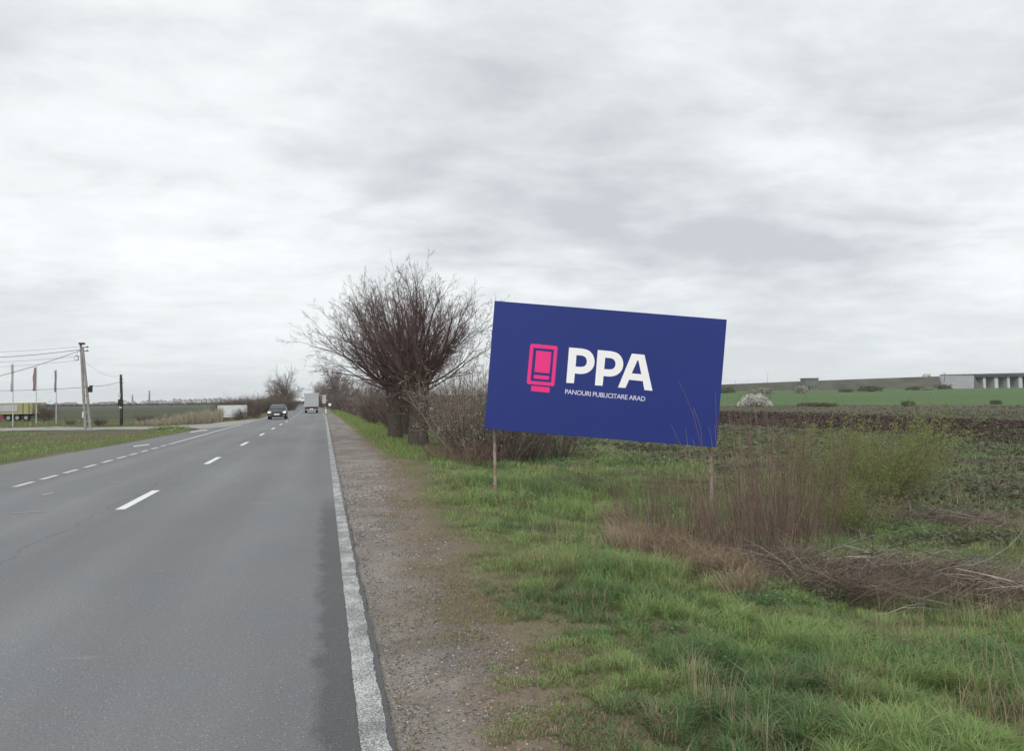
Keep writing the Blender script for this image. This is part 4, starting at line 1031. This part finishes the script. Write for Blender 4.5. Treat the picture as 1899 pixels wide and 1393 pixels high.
def wire(p, q, sag, rad, label):
    p, q = Vector(p), Vector(q); m0 = p; b = MB()
    pts = [p.lerp(q, t)-UP*sag*4*t*(1-t)-p for t in np.linspace(0, 1, 24)]
    b.tube(pts, rad, 5); o = b.build('power_line', wire_m); o.location = p; tag(o, label, 'wire', 'overhead wires by the side road'); return o
T1 = g+top; dA = depth(g.x, g.y)
wire(T1-UP*.45, PT(-140, 664, 84), .35, .028, 'thickest overhead wire running left from just below the head of the concrete pole')
wire(T1-UP*.15, PT(-140, 652, 84), .30, .014, 'thin topmost overhead wire running left from the concrete pole')
wire(T1-UP*1.05, PT(-140, 672, 84), .30, .014, 'overhead wire leaving the concrete pole at the height of the cable coil')
wire(T1-UP*1.45, PT(-140, 681, 84), .30, .012, 'faint lowest of the level overhead wires left of the concrete pole')
wire(T1-UP*.50, PT(-140, 728, 64), .35, .026, 'overhead wire dropping steeply to the left past the red flag')
wire(g2+UP*(83*k2), g+RG*(5*k1)+UP*(80*k1), .15, .022, 'low wire between the wooden pole and the concrete pole')
wire(g+RG*(2*k1)+UP*(79*k1), PT(-140, 719, 92), .35, .022, 'low wire running left from the black box on the concrete pole')
wire(g2+UP*(92*k2)-RG*(1*k2), T1+RG*.3-UP*1.6, .5, .010, 'faint slack wire from the top of the wooden pole up to the concrete pole')
alu = mat('flagpole_aluminium', (.55, .56, .57), rough=.45, metal=.3)
def flag(px, py, ytop, cloth, w_px, len_px, furl, label, low=0):
    g = Vector(G(px, py)); k = depth(g.x, g.y)/F_PX; H = (py-ytop)*k
    r = empty('flagpole', g, label, 'flagpole', 'flagpoles by the yellow trailer'); b = MB()
    b.tube([-UP*.2, UP*H], [.06, .04], 8); b.build('pole', alu, r)
    b = MB(); rings = []
    for i in range(15):
        t = i/14; z = H-.15-t*len_px*k; wd = w_px*k*(1-.25*t*furl)*(1+.18*math.sin(t*9+px))
        row = []
        for j in range(9):
            s_ = j/8; row.append(Vector((0, 0, z))-RG*(wd*s_+.04)+FW*(.12*math.sin(s_*7+t*5)*(.4+furl)))
        rings.append(row+[q+FW*.015 for q in row[::-1]])
    b.loft(rings); b.build('flag', cloth, r, smooth=True)
    b = MB(); b.tube([UP*(H-.12), UP*(H-.12)-RG*(w_px*k+.06)], .018, 5); b.build('flag_arm', alu, r)
flag(23.7, 792, 673.5, mat('white_flag', (.75, .75, .77), rough=.8, trans=.3), 3.2, 50, .9, 'flagpole with a drooping pale grey flag at the left edge of the photo')
flag(67, 787, 680, mat('red_flag', (.42, .27, .28), rough=.8, trans=.3), 6.0, 43, .3, 'flagpole with a long faded red flag standing before the yellow trailer')
flag(104, 786.5, 685, mat('grey_flag', (.42, .44, .46), rough=.8, trans=.3), 2.6, 40, 1.2, 'flagpole with a furled dark grey flag standing right of the yellow trailer')

# ------------------------------------------------------------------ vehicles
tyre = mat('tyre_rubber', (.022, .022, .024), rough=.85); rim = mat('wheel_rim', (.38, .39, .40), rough=.4, metal=.6)
def wheel(parent, x, y, r, w_, dual=False):
    b = MB(); n = 22; prof = [(r*.62, -w_/2), (r*.93, -w_/2), (r, -w_*.36), (r, w_*.36), (r*.93, w_/2), (r*.62, w_/2)]
    rings = [[(x+a[1], y+a[0]*math.cos(2*PI*k/n), r+a[0]*math.sin(2*PI*k/n)) for a in prof] for k in range(n)]
    vs = [p for q in rings for p in q]; m_ = len(prof)
    fs = [(i*m_+j, i*m_+(j+1) % m_, ((i+1) % n)*m_+(j+1) % m_, ((i+1) % n)*m_+j) for i in range(n) for j in range(m_)]
    b.add(vs, fs); wo = b.build('wheel', tyre, parent, smooth=False)
    b = MB(); b.tube([(x-w_*.34, y, r), (x+w_*.34, y, r)], r*.63, 18)
    b.build('rim', rim, wo); return wo
def sec(y, zs, hw_):                       # cross-section: mirrored half profile
    h = [(hw_[i], y, zs[i]) for i in range(len(zs))]; return h+[(-p[0], p[1], p[2]) for p in h[::-1]]
paint = mat('car_paint', (.035, .037, .042), rough=.28, spec=.6); glass = mat('car_glass', (.05, .06, .065), rough=.08, spec=.8)
chrome = mat('chrome', (.6, .6, .6), rough=.25, metal=.9); lampm = mat('headlamp_lit', (1.0, .98, .92), rough=.2, emit=1.6); redl = mat('tail_lamp', (.35, .02, .02), rough=.3)
gc = Vector(G(515.5, 777.5)); car = empty('dark_car', gc, 'dark grey hatchback with lit headlights driving towards the viewer in the left lane', 'car')
zs = [.22, .30, .55, .80, .90]
Ls = [(-2.08, [.34, .36, .52, .66, .70], .66), (-1.98, [.24, .28, .52, .74, .80], .80), (-1.6, [.22, .30, .58, .82, .92], .88), (-.9, [.22, .3, .6, .90, 1.0], .90), (.2, [.22, .3, .6, .92, 1.02], .90), (1.5, [.22, .3, .62, .95, 1.03], .89), (2.05, [.3, .36, .62, .90, 1.0], .80)]
b = MB(); b.loft([sec(y_, z_, [h*.93, h*.99, h, h*.96, h*.86]) for y_, z_, h in Ls]); b.build('body', paint, car, smooth=True)
b = MB(); b.loft([sec(-1.02, [.93, .98, 1.00, 1.02], [.80, .79, .78, .75]), sec(-.28, [.93, 1.2, 1.40, 1.44], [.82, .76, .66, .58]), sec(.3, [.93, 1.2, 1.44, 1.50], [.82, .77, .67, .58]), sec(1.3, [.93, 1.2, 1.41, 1.46], [.82, .76, .66, .57]), sec(1.95, [.93, 1.02, 1.08, 1.10], [.78, .74, .70, .66])]); b.build('cabin', paint, car, smooth=True)
b = MB(); vsn = [(-.70, -1.035, 1.03), (.70, -1.035, 1.03), (.60, -.33, 1.395), (-.60, -.33, 1.395)]; b.add(vsn+[(p[0], p[1]-.012, p[2]+.02) for p in vsn], [(0, 1, 2, 3), (4, 5, 6, 7), (0, 1, 5, 4), (1, 2, 6, 5), (2, 3, 7, 6), (3, 0, 4, 7)]); b.build('windscreen', glass, car)
for sx in (-1, 1):
    b = MB(); b.add([(sx*.80, -.7, 1.0), (sx*.80, 1.5, 1.0), (sx*.69, 1.2, 1.37), (sx*.70, -.2, 1.37), (sx*.83, -.7, 1.0), (sx*.83, 1.5, 1.0), (sx*.72, 1.2, 1.38), (sx*.73, -.2, 1.38)], [(0, 1, 2, 3), (4, 5, 6, 7), (0, 1, 5, 4), (1, 2, 6, 5), (2, 3, 7, 6), (3, 0, 4, 7)]); b.build('side_window', glass, car)
    b = MB(); b.prism([(sx*.50, .62), (sx*.84, .68), (sx*.86, .78), (sx*.74, .80), (sx*.52, .72)], 1, -2.06, -1.90); b.build('headlight', lampm, car)
    b = MB(); b.prism([(sx*.88, 1.00), (sx*1.06, 1.02), (sx*1.06, 1.14), (sx*.92, 1.14)], 1, -.66, -.50); b.build('mirror', paint, car, bevel=.02)
    b = MB(); b.box(sx*.62-.10, sx*.62+.10, -2.09, -2.0, .36, .44); b.build('fog_lamp', chrome, car)
    wheel(car, sx*.78, -1.35, .32, .21); wheel(car, sx*.78, 1.25, .32, .21)
b = MB(); b.prism([(-.46, .62), (.46, .62), (.40, .74), (-.40, .74)], 1, -2.13, -2.02); b.build('grille', black, car)
b = MB(); b.box(-.62, .62, -2.12, -2.0, .24, .42); b.build('air_intake', black, car, bevel=.02)
b = MB(); b.box(-.26, .26, -2.15, -2.125, .46, .57); b.build('number_plate', white, car)
b = MB(); b.box(-.36, .36, -2.145, -2.11, .655, .675); b.build('trim', chrome, car)
b = MB(); b.box(-.60, -.57, -.1, 1.3, 1.45, 1.50); b.build('roof_rail', black, car); b = MB(); b.box(.57, .60, -.1, 1.3, 1.45, 1.50); b.build('roof_rail', black, car)

boxw = mat('truck_box', (.50, .52, .53), rough=.45, var=.04, scale=1.5); boxd = mat('truck_door', (.40, .42, .43), rough=.5, var=.04, scale=1.2)
def box_truck(loc_, label, s=1.0, rz=0.0, col_=None):
    r = empty('box_truck', loc_, label, 'truck', None, rz); r.scale = (s, s, s)
    b = MB(); b.box(-1.06, 1.06, 0, 5.2, .95, 3.0); b.build('cargo_box', col_ or boxw, r, bevel=.02)
    b = MB(); b.box(-.97, .97, -.03, 0, 1.03, 2.86); b.build('rear_door', boxd, r)
    b = MB(); b.box(-1.10, 1.10, -.05, .08, 2.90, 3.05); b.build('door_header', boxw, r, bevel=.01)
    b = MB(); b.box(-1.02, 1.02, -.04, 4.9, .80, .93); b.box(-.42, -.32, 0, 7, .55, .80); b.box(.32, .42, 0, 7, .55, .80); b.build('chassis', black, r)
    b = MB(); b.box(-1.0, 1.0, -.10, .0, .42, .56); b.build('bumper', steel, r, bevel=.01)
    for sx in (-1, 1):
        b = MB(); b.box(sx*.80-.14, sx*.80+.14, -.07, .02, .62, .74); b.build('tail_light', redl, r)
        wheel(r, sx*.82, 1.3, .38, .32); wheel(r, sx*.88, 5.9, .38, .22)
    b = MB(); b.box(-.28, .28, -.115, -.10, .57, .69); b.build('number_plate', white, r)
    b = MB(); b.loft([sec(5.35, [.6, 1.2, 2.2, 2.35], [.98, 1.0, .9, .8]), sec(6.3, [.6, 1.2, 2.2, 2.35], [.98, 1.0, .9, .8]), sec(6.9, [.6, 1.2, 1.5, 1.55], [.95, .98, .9, .85])]); b.build('cab', boxw, r)
    return r
gt = AT(577.5, 117); box_truck((gt[0], gt[1], .0), 'pale grey box truck seen from behind in the right lane', 1.0, .012)

yel = mat('trailer_yellow', (.40, .40, .21), rough=.5, var=.08, scale=2); tgrey = mat('trailer_tarp', (.42, .43, .45), rough=.6, var=.1, scale=1); dred = mat('dark_red_paint', (.22, .05, .06), rough=.5)
gt2 = Vector(AT(60, 113)); tr = empty('tipper_trailer', gt2, 'yellow ribbed tipper trailer with a grey side panel parked behind the flagpoles', 'trailer', None, -YAW)
kk = 113/F_PX
b = MB(); b.box(-9.0, 0, 0, 2.4, 1.05, 2.75); b.build('body', yel, tr, bevel=.03)
for i in range(6):
    b = MB(); b.box(-9.05, .05, -.08, 2.48, 1.12+i*.29, 1.20+i*.29); b.build('rib', yel, tr)
for xx in (-.45, -1.35):
    b = MB(); b.box(xx-.04, xx+.04, -.11, -.01, 1.06, 2.74); b.build('rib_post', mat('dark_olive_post', (.16, .16, .10)), tr)  # upright rib posts in a darker olive than the body
b = MB(); b.box(-8.8, -2.1, -.13, -.08, 1.45, 2.45); b.build('side_panel', tgrey, tr, bevel=.01)
b = MB(); b.box(-9, -.1, .5, 1.9, .75, 1.03); b.box(-3.9, -.3, .1, 2.3, .95, 1.04); b.build('chassis', black, tr)
b = MB()
for xx in (-.9, -2.2, -3.5): b.tube([(xx, .1, .52), (xx, 2.3, .52)], .08, 8)
b.build('axle', black, tr)
for xx in (-.9, -2.2, -3.5):
    b = MB(); b.tube([(xx, -.02, .52), (xx, .32, .52)], .50, 20); wo = b.build('wheel', tyre, tr, bevel=.03); b = MB(); b.tube([(xx, -.05, .52), (xx, .2, .52)], .27, 14); b.build('rim', rim, wo)
b = MB(); b.box(-4.9, -4.25, .0, .3, .35, 1.1); b.build('storage_box', dred, tr, bevel=.02)

# ------------------------------------------------------------------ panel, signs and far road furniture
wpan = mat('white_panel', (.62, .64, .66), rough=.6, var=.06, scale=.8)
gp = Vector(AT(431, 104)); kp = 104/F_PX; pn = empty('white_panel', gp, 'blank white rectangular panel standing among reeds and bushes left of the road', 'panel', None, -YAW+.10)
zt = (CAM_H-gp.z)-(752-748)*kp
b = MB(); b.box(-26.5*kp, 26.5*kp, -.05, .05, zt-23*kp, zt); b.build('board', wpan, pn, bevel=.01)
b = MB(); b.box(-27*kp, 27*kp, -.08, .08, zt+.01, zt+.09); b.build('top_rail', black, pn)
for q in (-20, 0, 20):
    b = MB(); b.tube([(q*kp, .12, -.3), (q*kp, .12, zt-.05)], .05, 6); b.build('post', steel, pn)
sX = float(curve_off(148))+.85; ss = empty('sign_stack', (sX, 148, TZ(sX, 148)), 'post with stacked pale direction boards just right of the box truck', 'road sign')
b = MB(); b.tube([(-.0, .05, -.2), (0, .05, 3.15)], .04, 8); b.build('post', steel, ss)
for i, (z_, w2_) in enumerate([(2.85, .40), (2.42, .36), (2.02, .44), (1.62, .34)]):
    b = MB(); b.prism([(-w2_, z_-.13), (w2_-.1, z_-.13), (w2_, z_), (w2_-.1, z_+.13), (-w2_, z_+.13)], 1, -.02, .0); b.build('direction_board', meterw, ss)
mX = float(curve_off(118))+.62; mk = empty('marker_post', (mX, 118, TZ(mX, 118)), 'short white marker post at the road edge beyond the gravel shoulder', 'marker post')
b = MB(); b.loft([[(-.06, -.05, -.1), (.06, -.05, -.1), (.06, .05, -.1), (-.06, .05, -.1)], [(-.06, -.05, 1.0), (.06, -.05, .95), (.06, .05, .95), (-.06, .05, 1.0)]]); b.build('post', white, mk)
b = MB(); b.box(-.062, .062, -.054, -.051, .70, .85); b.build('dark_band', black, mk)
rX = float(curve_off(135))+1.55; rs = empty('round_sign', (rX, 135, TZ(rX, 135)), 'small round pale sign in front of the dark thicket right of the box truck', 'road sign')
b = MB(); b.tube([(0, .03, -.2), (0, .03, 1.5)], .03, 6); b.build('post', steel, rs); b = MB(); b.tube([(0, -.02, 1.25), (0, .0, 1.25)], .24, 20); b.build('disc', white, rs)

# ------------------------------------------------------------------ embankment and bridge on the right
emb_m = mat('embankment_turf', (.080, .088, .066), rough=.95, var=.22, scale=.12, bump=.4, col2=(.098, .092, .072))
crest = [(860, 741, 420), (960, 735.5, 418), (1100, 726.5, 416), (1250, 718.0, 414), (1350, 712.8, 412), (1500, 706.6, 410), (1620, 702.2, 409), (1700, 699.4, 408), (1752, 697.8, 407), (1800, 696.6, 406)]
rings = []
for px, yt, w_ in crest:
    c0 = Vector(PT(px, yt, w_)); f = FW
    hgt_ = c0.z-float(TZ(c0.x, c0.y)); foot = c0-f*(max(hgt_, .3)*1.7+1); foot.z = float(TZ(foot.x, foot.y))-.6
    bk = c0+f*11; bf = bk+f*(max(hgt_, .3)*1.7+1); bf.z = float(TZ(bf.x, bf.y))-.6
    rings.append([foot, foot.lerp(c0, .5)+Vector((0, 0, .2)), c0, bk, bf])
b = MB(); b.loft(rings); tag(b.build('embankment', emb_m), kind='structure')
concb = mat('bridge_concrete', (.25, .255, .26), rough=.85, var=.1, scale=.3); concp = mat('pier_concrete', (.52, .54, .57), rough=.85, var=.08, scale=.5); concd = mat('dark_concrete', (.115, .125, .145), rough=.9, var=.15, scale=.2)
br = empty('road_bridge', AT(1800, 405), 'long low concrete road bridge with pale piers on the horizon at far right', 'bridge'); bo = Vector(br.location)
def bp(px, y_, w_): return Vector(PT(px, y_, w_))-bo
c0, c1 = bp(1803, 696.6, 406), bp(2150, 689.5, 398)
def slab(b, a, c, z0, z1, d0, d1): b.loft([[a+UP*z0+FW*d0, a+UP*z0+FW*d1, a+UP*z1+FW*d1, a+UP*z1+FW*d0], [c+UP*z0+FW*d0, c+UP*z0+FW*d1, c+UP*z1+FW*d1, c+UP*z1+FW*d0]])
ca = bp(1742, 698.2, 407)
b = MB(); slab(b, c0-(c1-c0)*.02, c1, -.9, .15, -.2, 12); b.build('deck', concd, br)
b = MB(); slab(b, ca, c1, .17, .95, -.45, -.22); b.build('parapet', mat('parapet_concrete', (.13, .135, .145), rough=.9), br)
A0 = ca; A1 = c0
b = MB(); gz = lambda v: Vector((v.x, v.y, float(TZ(v.x+bo.x, v.y+bo.y))-bo.z-.4))
f0 = gz(bp(1757, 720, 388)); f1 = gz(bp(1806, 719, 389))
b.add([A0-FW*1.6-UP*.1, A1-FW*1.6-UP*.1, f1, f0, A0+FW*.5, A1+FW*.5, f1+FW*4, f0+FW*4], [(0, 1, 2, 3), (4, 5, 6, 7), (0, 1, 5, 4), (1, 2, 6, 5), (2, 3, 7, 6), (3, 0, 4, 7)]); b.build('abutment_slope', concb, br)
b = MB(); slab(b, bp(1806, 700, 420), bp(2150, 693, 412), -9, .3, 0, .5); b.build('rear_shade_wall', concd, br)  # dark sheet behind the piers, its colour stands in for far-side shadow
for i, px in enumerate([1807.5, 1828, 1850.5, 1873.5, 1896, 1919, 1943, 1967, 1992]):
    t = (px-1803)/(2150-1803); a = c0.lerp(c1, t); wd = (1.9 if i % 2 == 0 else 1.4)*.5
    lo = gz(a); b = MB()
    b.loft([[lo+RG*-wd+FW*1, lo+RG*wd+FW*1, lo+RG*wd+FW*9, lo-RG*wd+FW*9], [Vector((a.x, a.y, a.z-.92))-RG*wd+FW*1, Vector((a.x, a.y, a.z-.92))+RG*wd+FW*1, Vector((a.x, a.y, a.z-.92))+RG*wd+FW*9, Vector((a.x, a.y, a.z-.92))-RG*wd+FW*9]])
    b.build('pier', concp, br)
lb = Vector(PT(1752, 718, 398)); lb.z = float(TZ(lb.x, lb.y)); lm_ = empty('lamp_post', lb, 'T-shaped lamp post standing in front of the bridge abutment', 'lamp post'); Hh_ = float(PT(1752, 692.3, 398)[2])-lb.z
b = MB(); b.tube([-UP*.2, UP*Hh_], [.16, .10], 8); b.build('pole', dark_wood, lm_); b = MB(); b.tube([UP*Hh_-RG*.9, UP*Hh_+RG*.9], .09, 6); b.build('cross_arm', dark_wood, lm_)
for sx in (-1, 1):
    b = MB(); b.box(-.28, .28, -.14, .14, -.06, .1); o = b.build('lamp_head', steel, lm_); o.location = UP*(Hh_-.05)+RG*(sx*1.05)
# flat-roofed box building in front of the embankment
hb_ = Vector(PT(1506, 717, 396)); hb_.z = float(TZ(hb_.x, hb_.y)); hz_ = float(PT(1506, 702.5, 396)[2])-hb_.z
hut = empty('pump_house', hb_, 'small grey-green flat-roofed building in front of the embankment', 'building', None, -YAW+.15)
b = MB(); b.box(-3.6, 3.6, 0, 5, -.3, hz_); b.build('wall', mat('hut_wall', (.14, .16, .15), rough=.9, var=.15, scale=.6), hut)
b = MB(); b.box(-3.9, 3.9, -.3, 5.3, hz_+.01, hz_+.35); b.build('roof', mat('hut_roof', (.12, .125, .13), rough=.8), hut)
b = MB(); b.box(-2.2, -1.1, -.04, -.003, 0, 2.1); b.build('door', black, hut)
for xq in (.2, 2.0):
    b = MB(); b.box(xq-.5, xq+.5, -.04, -.003, 1.3, 2.3); b.build('window', glass, hut)
vt = Vector(PT(1725.5, 698.6, 411)); t2 = box_truck(vt, 'tiny white van crossing the top of the embankment left of the bridge', .9, PI/2-YAW, mat('van_white', (.62, .62, .62))); t2.scale = (.5, .62, .58)

# bushes on the green field
def dome_blossom(W, H, k, size, m, seed):
    rng = np.random.default_rng(seed); a = rng.random(k)*2*PI; q = np.sqrt(rng.random(k)); hgt_ = H*np.sqrt(np.clip(1-q*q, 0, 1))*(.75+.35*vnoise(q*np.cos(a)*4+9, q*np.sin(a)*4+9))
    C = np.c_[q*np.cos(a)*W/2, q*np.sin(a)*W/2, hgt_*(1-.55*rng.random(k)**2)]
    V, Q, c = leaf_quads(C, size*(.6+.8*rng.random(k)), np.ones((k, 3)), rng=rng); return np_mesh('blossom', V, Q, m=m)
dbl = dome_blossom(5.2, 2.0, 2600, .085, blos, 61); bmx, _, _ = shrub_mesh(62, 1.9, 5.0, 50, .03, twig_far, minr=.012, spread=1.6)
shrub('blossom_bush', 'round white blossoming bush at the near edge of the green field', 'bush', None, [('branches', bmx), ('blossom', dbl)], G(1400, 754), (.96, .96, .94))
dbl2 = dome_blossom(4.5, 1.8, 1300, .14, mat('cream_blossom', (.42, .40, .34), rough=.8, trans=.25, spec=.1), 63)
for i, (px, py, sx, sz, lab) in enumerate([(1486, 729.0, .9, 1.0, 'small pale bush in front of the flat-roofed building'), (1417, 730.0, 1.1, .8, 'small pale bush at the embankment foot above the white blossoming bush'), (1397, 730.5, .7, .6, 'smallest pale bush at the embankment foot'), (1722, 723.5, 1.0, .5, 'low pale bush at the embankment foot near the lamp post')]):
    shrub('pale_bush', lab, 'bush', 'pale bushes at the embankment foot', [('branches', bmx), ('blossom', dbl2)], G(px, py), (sx*1.6, sx*1.6, sz*1.5), i)
olv = wood('olive_brush', (.125, .12, .085))
ob1, _, _ = shrub_mesh(64, 1.6, 4.5, 70, .03, olv, minr=.016, spread=1.7)
ol1 = dome_blossom(4.6, 1.5, 2200, .11, mat('olive_leaves', (.15, .17, .10), rough=.9, spec=.05), 65)
for i, (px, py, sx, sz, lab) in enumerate([(1505, 753, .9, .32, 'low brown scrub on the near edge of the green field, left part'), (1530, 753.5, .8, .28, 'low brown scrub on the near edge of the green field, right part'),
                                           (1684, 752.5, .4, .42, 'small olive bush standing alone in the green field'), (1847, 750, .35, .4, 'faint small bush at the far right of the green field'),
                                           (1613, 726.5, 2.0, 1.4, 'mound-shaped bush at the foot of the embankment'), (1700, 723.5, 2.2, 1.0, 'flat bush left of the lamp post'), (1746, 722.5, 2.0, 1.5, 'dark bush at the foot of the bridge abutment'),
                                           (1855, 718.5, 2.6, 1.4, 'bush in front of the bridge piers'), (1343, 729, 2.0, 1.5, 'dark bush at the embankment foot beside the billboard edge'), (1570, 727.5, 1.3, .8, 'tiny bush between the pump house and the mound-shaped bush')]):
    shrub('field_bush', lab, 'bush', 'scattered bushes on the green field', [('branches', ob1), ('leaves', ol1)], G(px, py), (sx, sx, sz), i)

# ------------------------------------------------------------------ the town on the horizon
def facade(name, c):
    m = bpy.data.materials.new(name); m.use_nodes = True; t = m.node_tree; b = t.nodes['Principled BSDF']; tc = t.nodes.new('ShaderNodeTexCoord')
    br_ = t.nodes.new('ShaderNodeTexBrick'); mp_ = t.nodes.new('ShaderNodeMapping'); mp_.inputs['Rotation'].default_value = (PI/2, 0, 0)
    t.links.new(tc.outputs['Object'], mp_.inputs[0]); t.links.new(mp_.outputs[0], br_.inputs['Vector']); br_.offset = 0
    br_.inputs['Scale'].default_value = 1; br_.inputs['Brick Width'].default_value = 3.2; br_.inputs['Row Height'].default_value = 2.9; br_.inputs['Mortar Size'].default_value = .85; br_.inputs['Mortar Smooth'].default_value = 0
    br_.inputs['Color1'].default_value = (.12, .14, .16, 1); br_.inputs['Color2'].default_value = (.16, .17, .19, 1); br_.inputs['Mortar'].default_value = (*c, 1)
    t.links.new(br_.outputs[0], b.inputs['Base Color']); b.inputs['Roughness'].default_value = .9; return m
fa = [facade('pale_facade', (.52, .51, .49)), facade('grey_facade', (.40, .40, .40)), facade('cream_facade', (.50, .46, .40))]; roofm = mat('town_roof', (.20, .17, .16), rough=.9); redr = mat('red_roof', (.24, .13, .11), rough=.9)
TD = 2300.0; kt = TD/F_PX
rng = np.random.default_rng(77)
blk = [(264, 7, 5.5), (272, 8, 6.5), (281, 6, 5.8), (289, 7, 6.8), (297, 8, 7.2), (305, 6, 6), (313, 5, 5), (323, 7, 9.5), (331, 8, 8.6), (341, 6, 7), (350, 7, 8.2), (360, 8, 8.2), (369, 7, 8), (378, 8, 9), (387, 7, 8.6), (396, 8, 9), (405, 8, 10), (414, 7, 7.5), (424, 8, 7), (435, 7, 6.5), (447, 8, 7.5), (462, 8, 7), (478, 8, 7.5), (494, 8, 7), (236, 5, 4.5), (248, 6, 5)]
for i, (px, wpx, hpx) in enumerate(blk):
    dd_ = TD+rng.uniform(-250, 250); k_ = dd_/F_PX; g_ = AT(px, dd_); hz_px = 752.5-.0122*px-.0  # skyline foot
    r = empty('apartment_block', g_, 'pale apartment block in the hazy town skyline on the left horizon', 'building', 'apartment blocks of the distant town', -YAW+rng.uniform(-.3, .3))
    W2 = wpx*k_*.5*.9; Hm = (hpx)*k_; b = MB(); b.box(-W2, W2, 0, 12, -1, Hm); b.build('wall', fa[i % 3], r)
    b = MB(); b.box(-W2-.3, W2+.3, -.3, 12.3, Hm+.02, Hm+.7); b.box(-W2*.3, W2*.3, 3, 8, Hm+.7, Hm+3); b.build('roof', roofm, r)
for i in range(34):
    px = rng.uniform(15, 250) if i < 22 else rng.uniform(250, 500); dd_ = rng.uniform(1500, 2100); g_ = AT(px, dd_); w2 = rng.uniform(4, 8); h2 = rng.uniform(3, 5.5)
    r = empty('town_house', g_, 'low house at the edge of the distant town on the left horizon', 'house', 'low houses of the distant town', rng.uniform(0, 3))
    b = MB(); b.box(-w2, w2, -4, 4, -1, h2); b.build('wall', mat('house_wall', (.52, .51, .49), rough=.9), r)
    b = MB(); b.prism([(-4.4, h2+.02), (4.4, h2+.02), (0, h2+3)], 0, -w2-.3, w2+.3); b.build('roof', redr if i % 4 == 0 else roofm, r)
for px, wpx, lab in ((251, 15, 'long white warehouse in front of the distant town, right of the wooden pole'), (340, 16, 'long low white warehouse before the apartment blocks')):
    g_ = AT(px, 1250); k_ = 1250/F_PX; r = empty('warehouse', g_, lab, 'warehouse', 'white warehouses before the town', -YAW)
    b = MB(); b.box(-wpx*k_/2, wpx*k_/2, 0, 20, -1, 2.3*k_*1.2); b.build('wall', mat('shed_wall', (.66, .67, .68)), r); b = MB(); b.prism([(-.5, 2.78*k_), (20.5, 2.78*k_), (10, 3.6*k_)], 0, -wpx*k_/2-.5, wpx*k_/2+.5); b.build('roof', mat('shed_roof', (.40, .41, .42)), r)
for px, ytop, r0, lab in ((245.6, 732.0, 3.2, 'shorter factory chimney on the town skyline'), (277, 724.5, 3.6, 'tallest factory chimney on the town skyline')):
    g_ = AT(px, 2350); zt_ = float(PT(px, ytop, 2350)[2])-g_[2]; b = MB(); b.tube([(0, 0, -1), (0, 0, zt_)], [r0, r0*.55], 12)
    o = b.build('factory_chimney', mat('chimney_brick', (.22, .20, .20))); o.location = g_; tag(o, lab, 'chimney', 'factory chimneys of the distant town')
# far tree belts: one mass
Kt = 15000; px = rng.uniform(-40, 600, Kt); dd_ = rng.choice([1050, 1400, 1900, 2500], Kt)+rng.uniform(-60, 60, Kt); hgt_ = (.5+3.5*fbm(px/6, dd_/80, 1.0, 3))*rng.random(Kt)*np.where(dd_ > 2000, 2, 1)
A_ = np.array([CAM_POS+ray(a, 745)*d_ for a, d_ in zip(px, dd_)]); A_[:, 2] = TZ(A_[:, 0], A_[:, 1])+hgt_
V, Q, c = leaf_quads(A_, 1.3+1.2*rng.random(Kt), lerp(C3(.06, .065, .05), C3(.11, .10, .085), rng.random(Kt)[:, None]), rng=rng)
stuff('distant_woods', np_mesh('distant_woods', V, Q, None, c, mat('woods', (.1, .1, .1), rough=1, attr=True, spec=0)), 'dark belts of distant trees along the left horizon', 'trees')

# ------------------------------------------------------------------ air
hzb = MB(); hzb.box(-4400, 4400, -1300, 5300, -4, 75); hm = bpy.data.materials.new('haze_air'); hm.use_nodes = True; t = hm.node_tree
for n_ in list(t.nodes):
    if n_.type != 'OUTPUT_MATERIAL': t.nodes.remove(n_)
pv = t.nodes.new('ShaderNodeVolumePrincipled'); pv.inputs['Color'].default_value = (.93, .95, 1, 1); pv.inputs['Density'].default_value = 1.3e-4
t.links.new(pv.outputs[0], t.nodes['Material Output'].inputs['Volume'])
ho = hzb.build('haze', hm); tag(ho, 'thin pale haze filling the air over the plain', 'haze', kind='stuff')
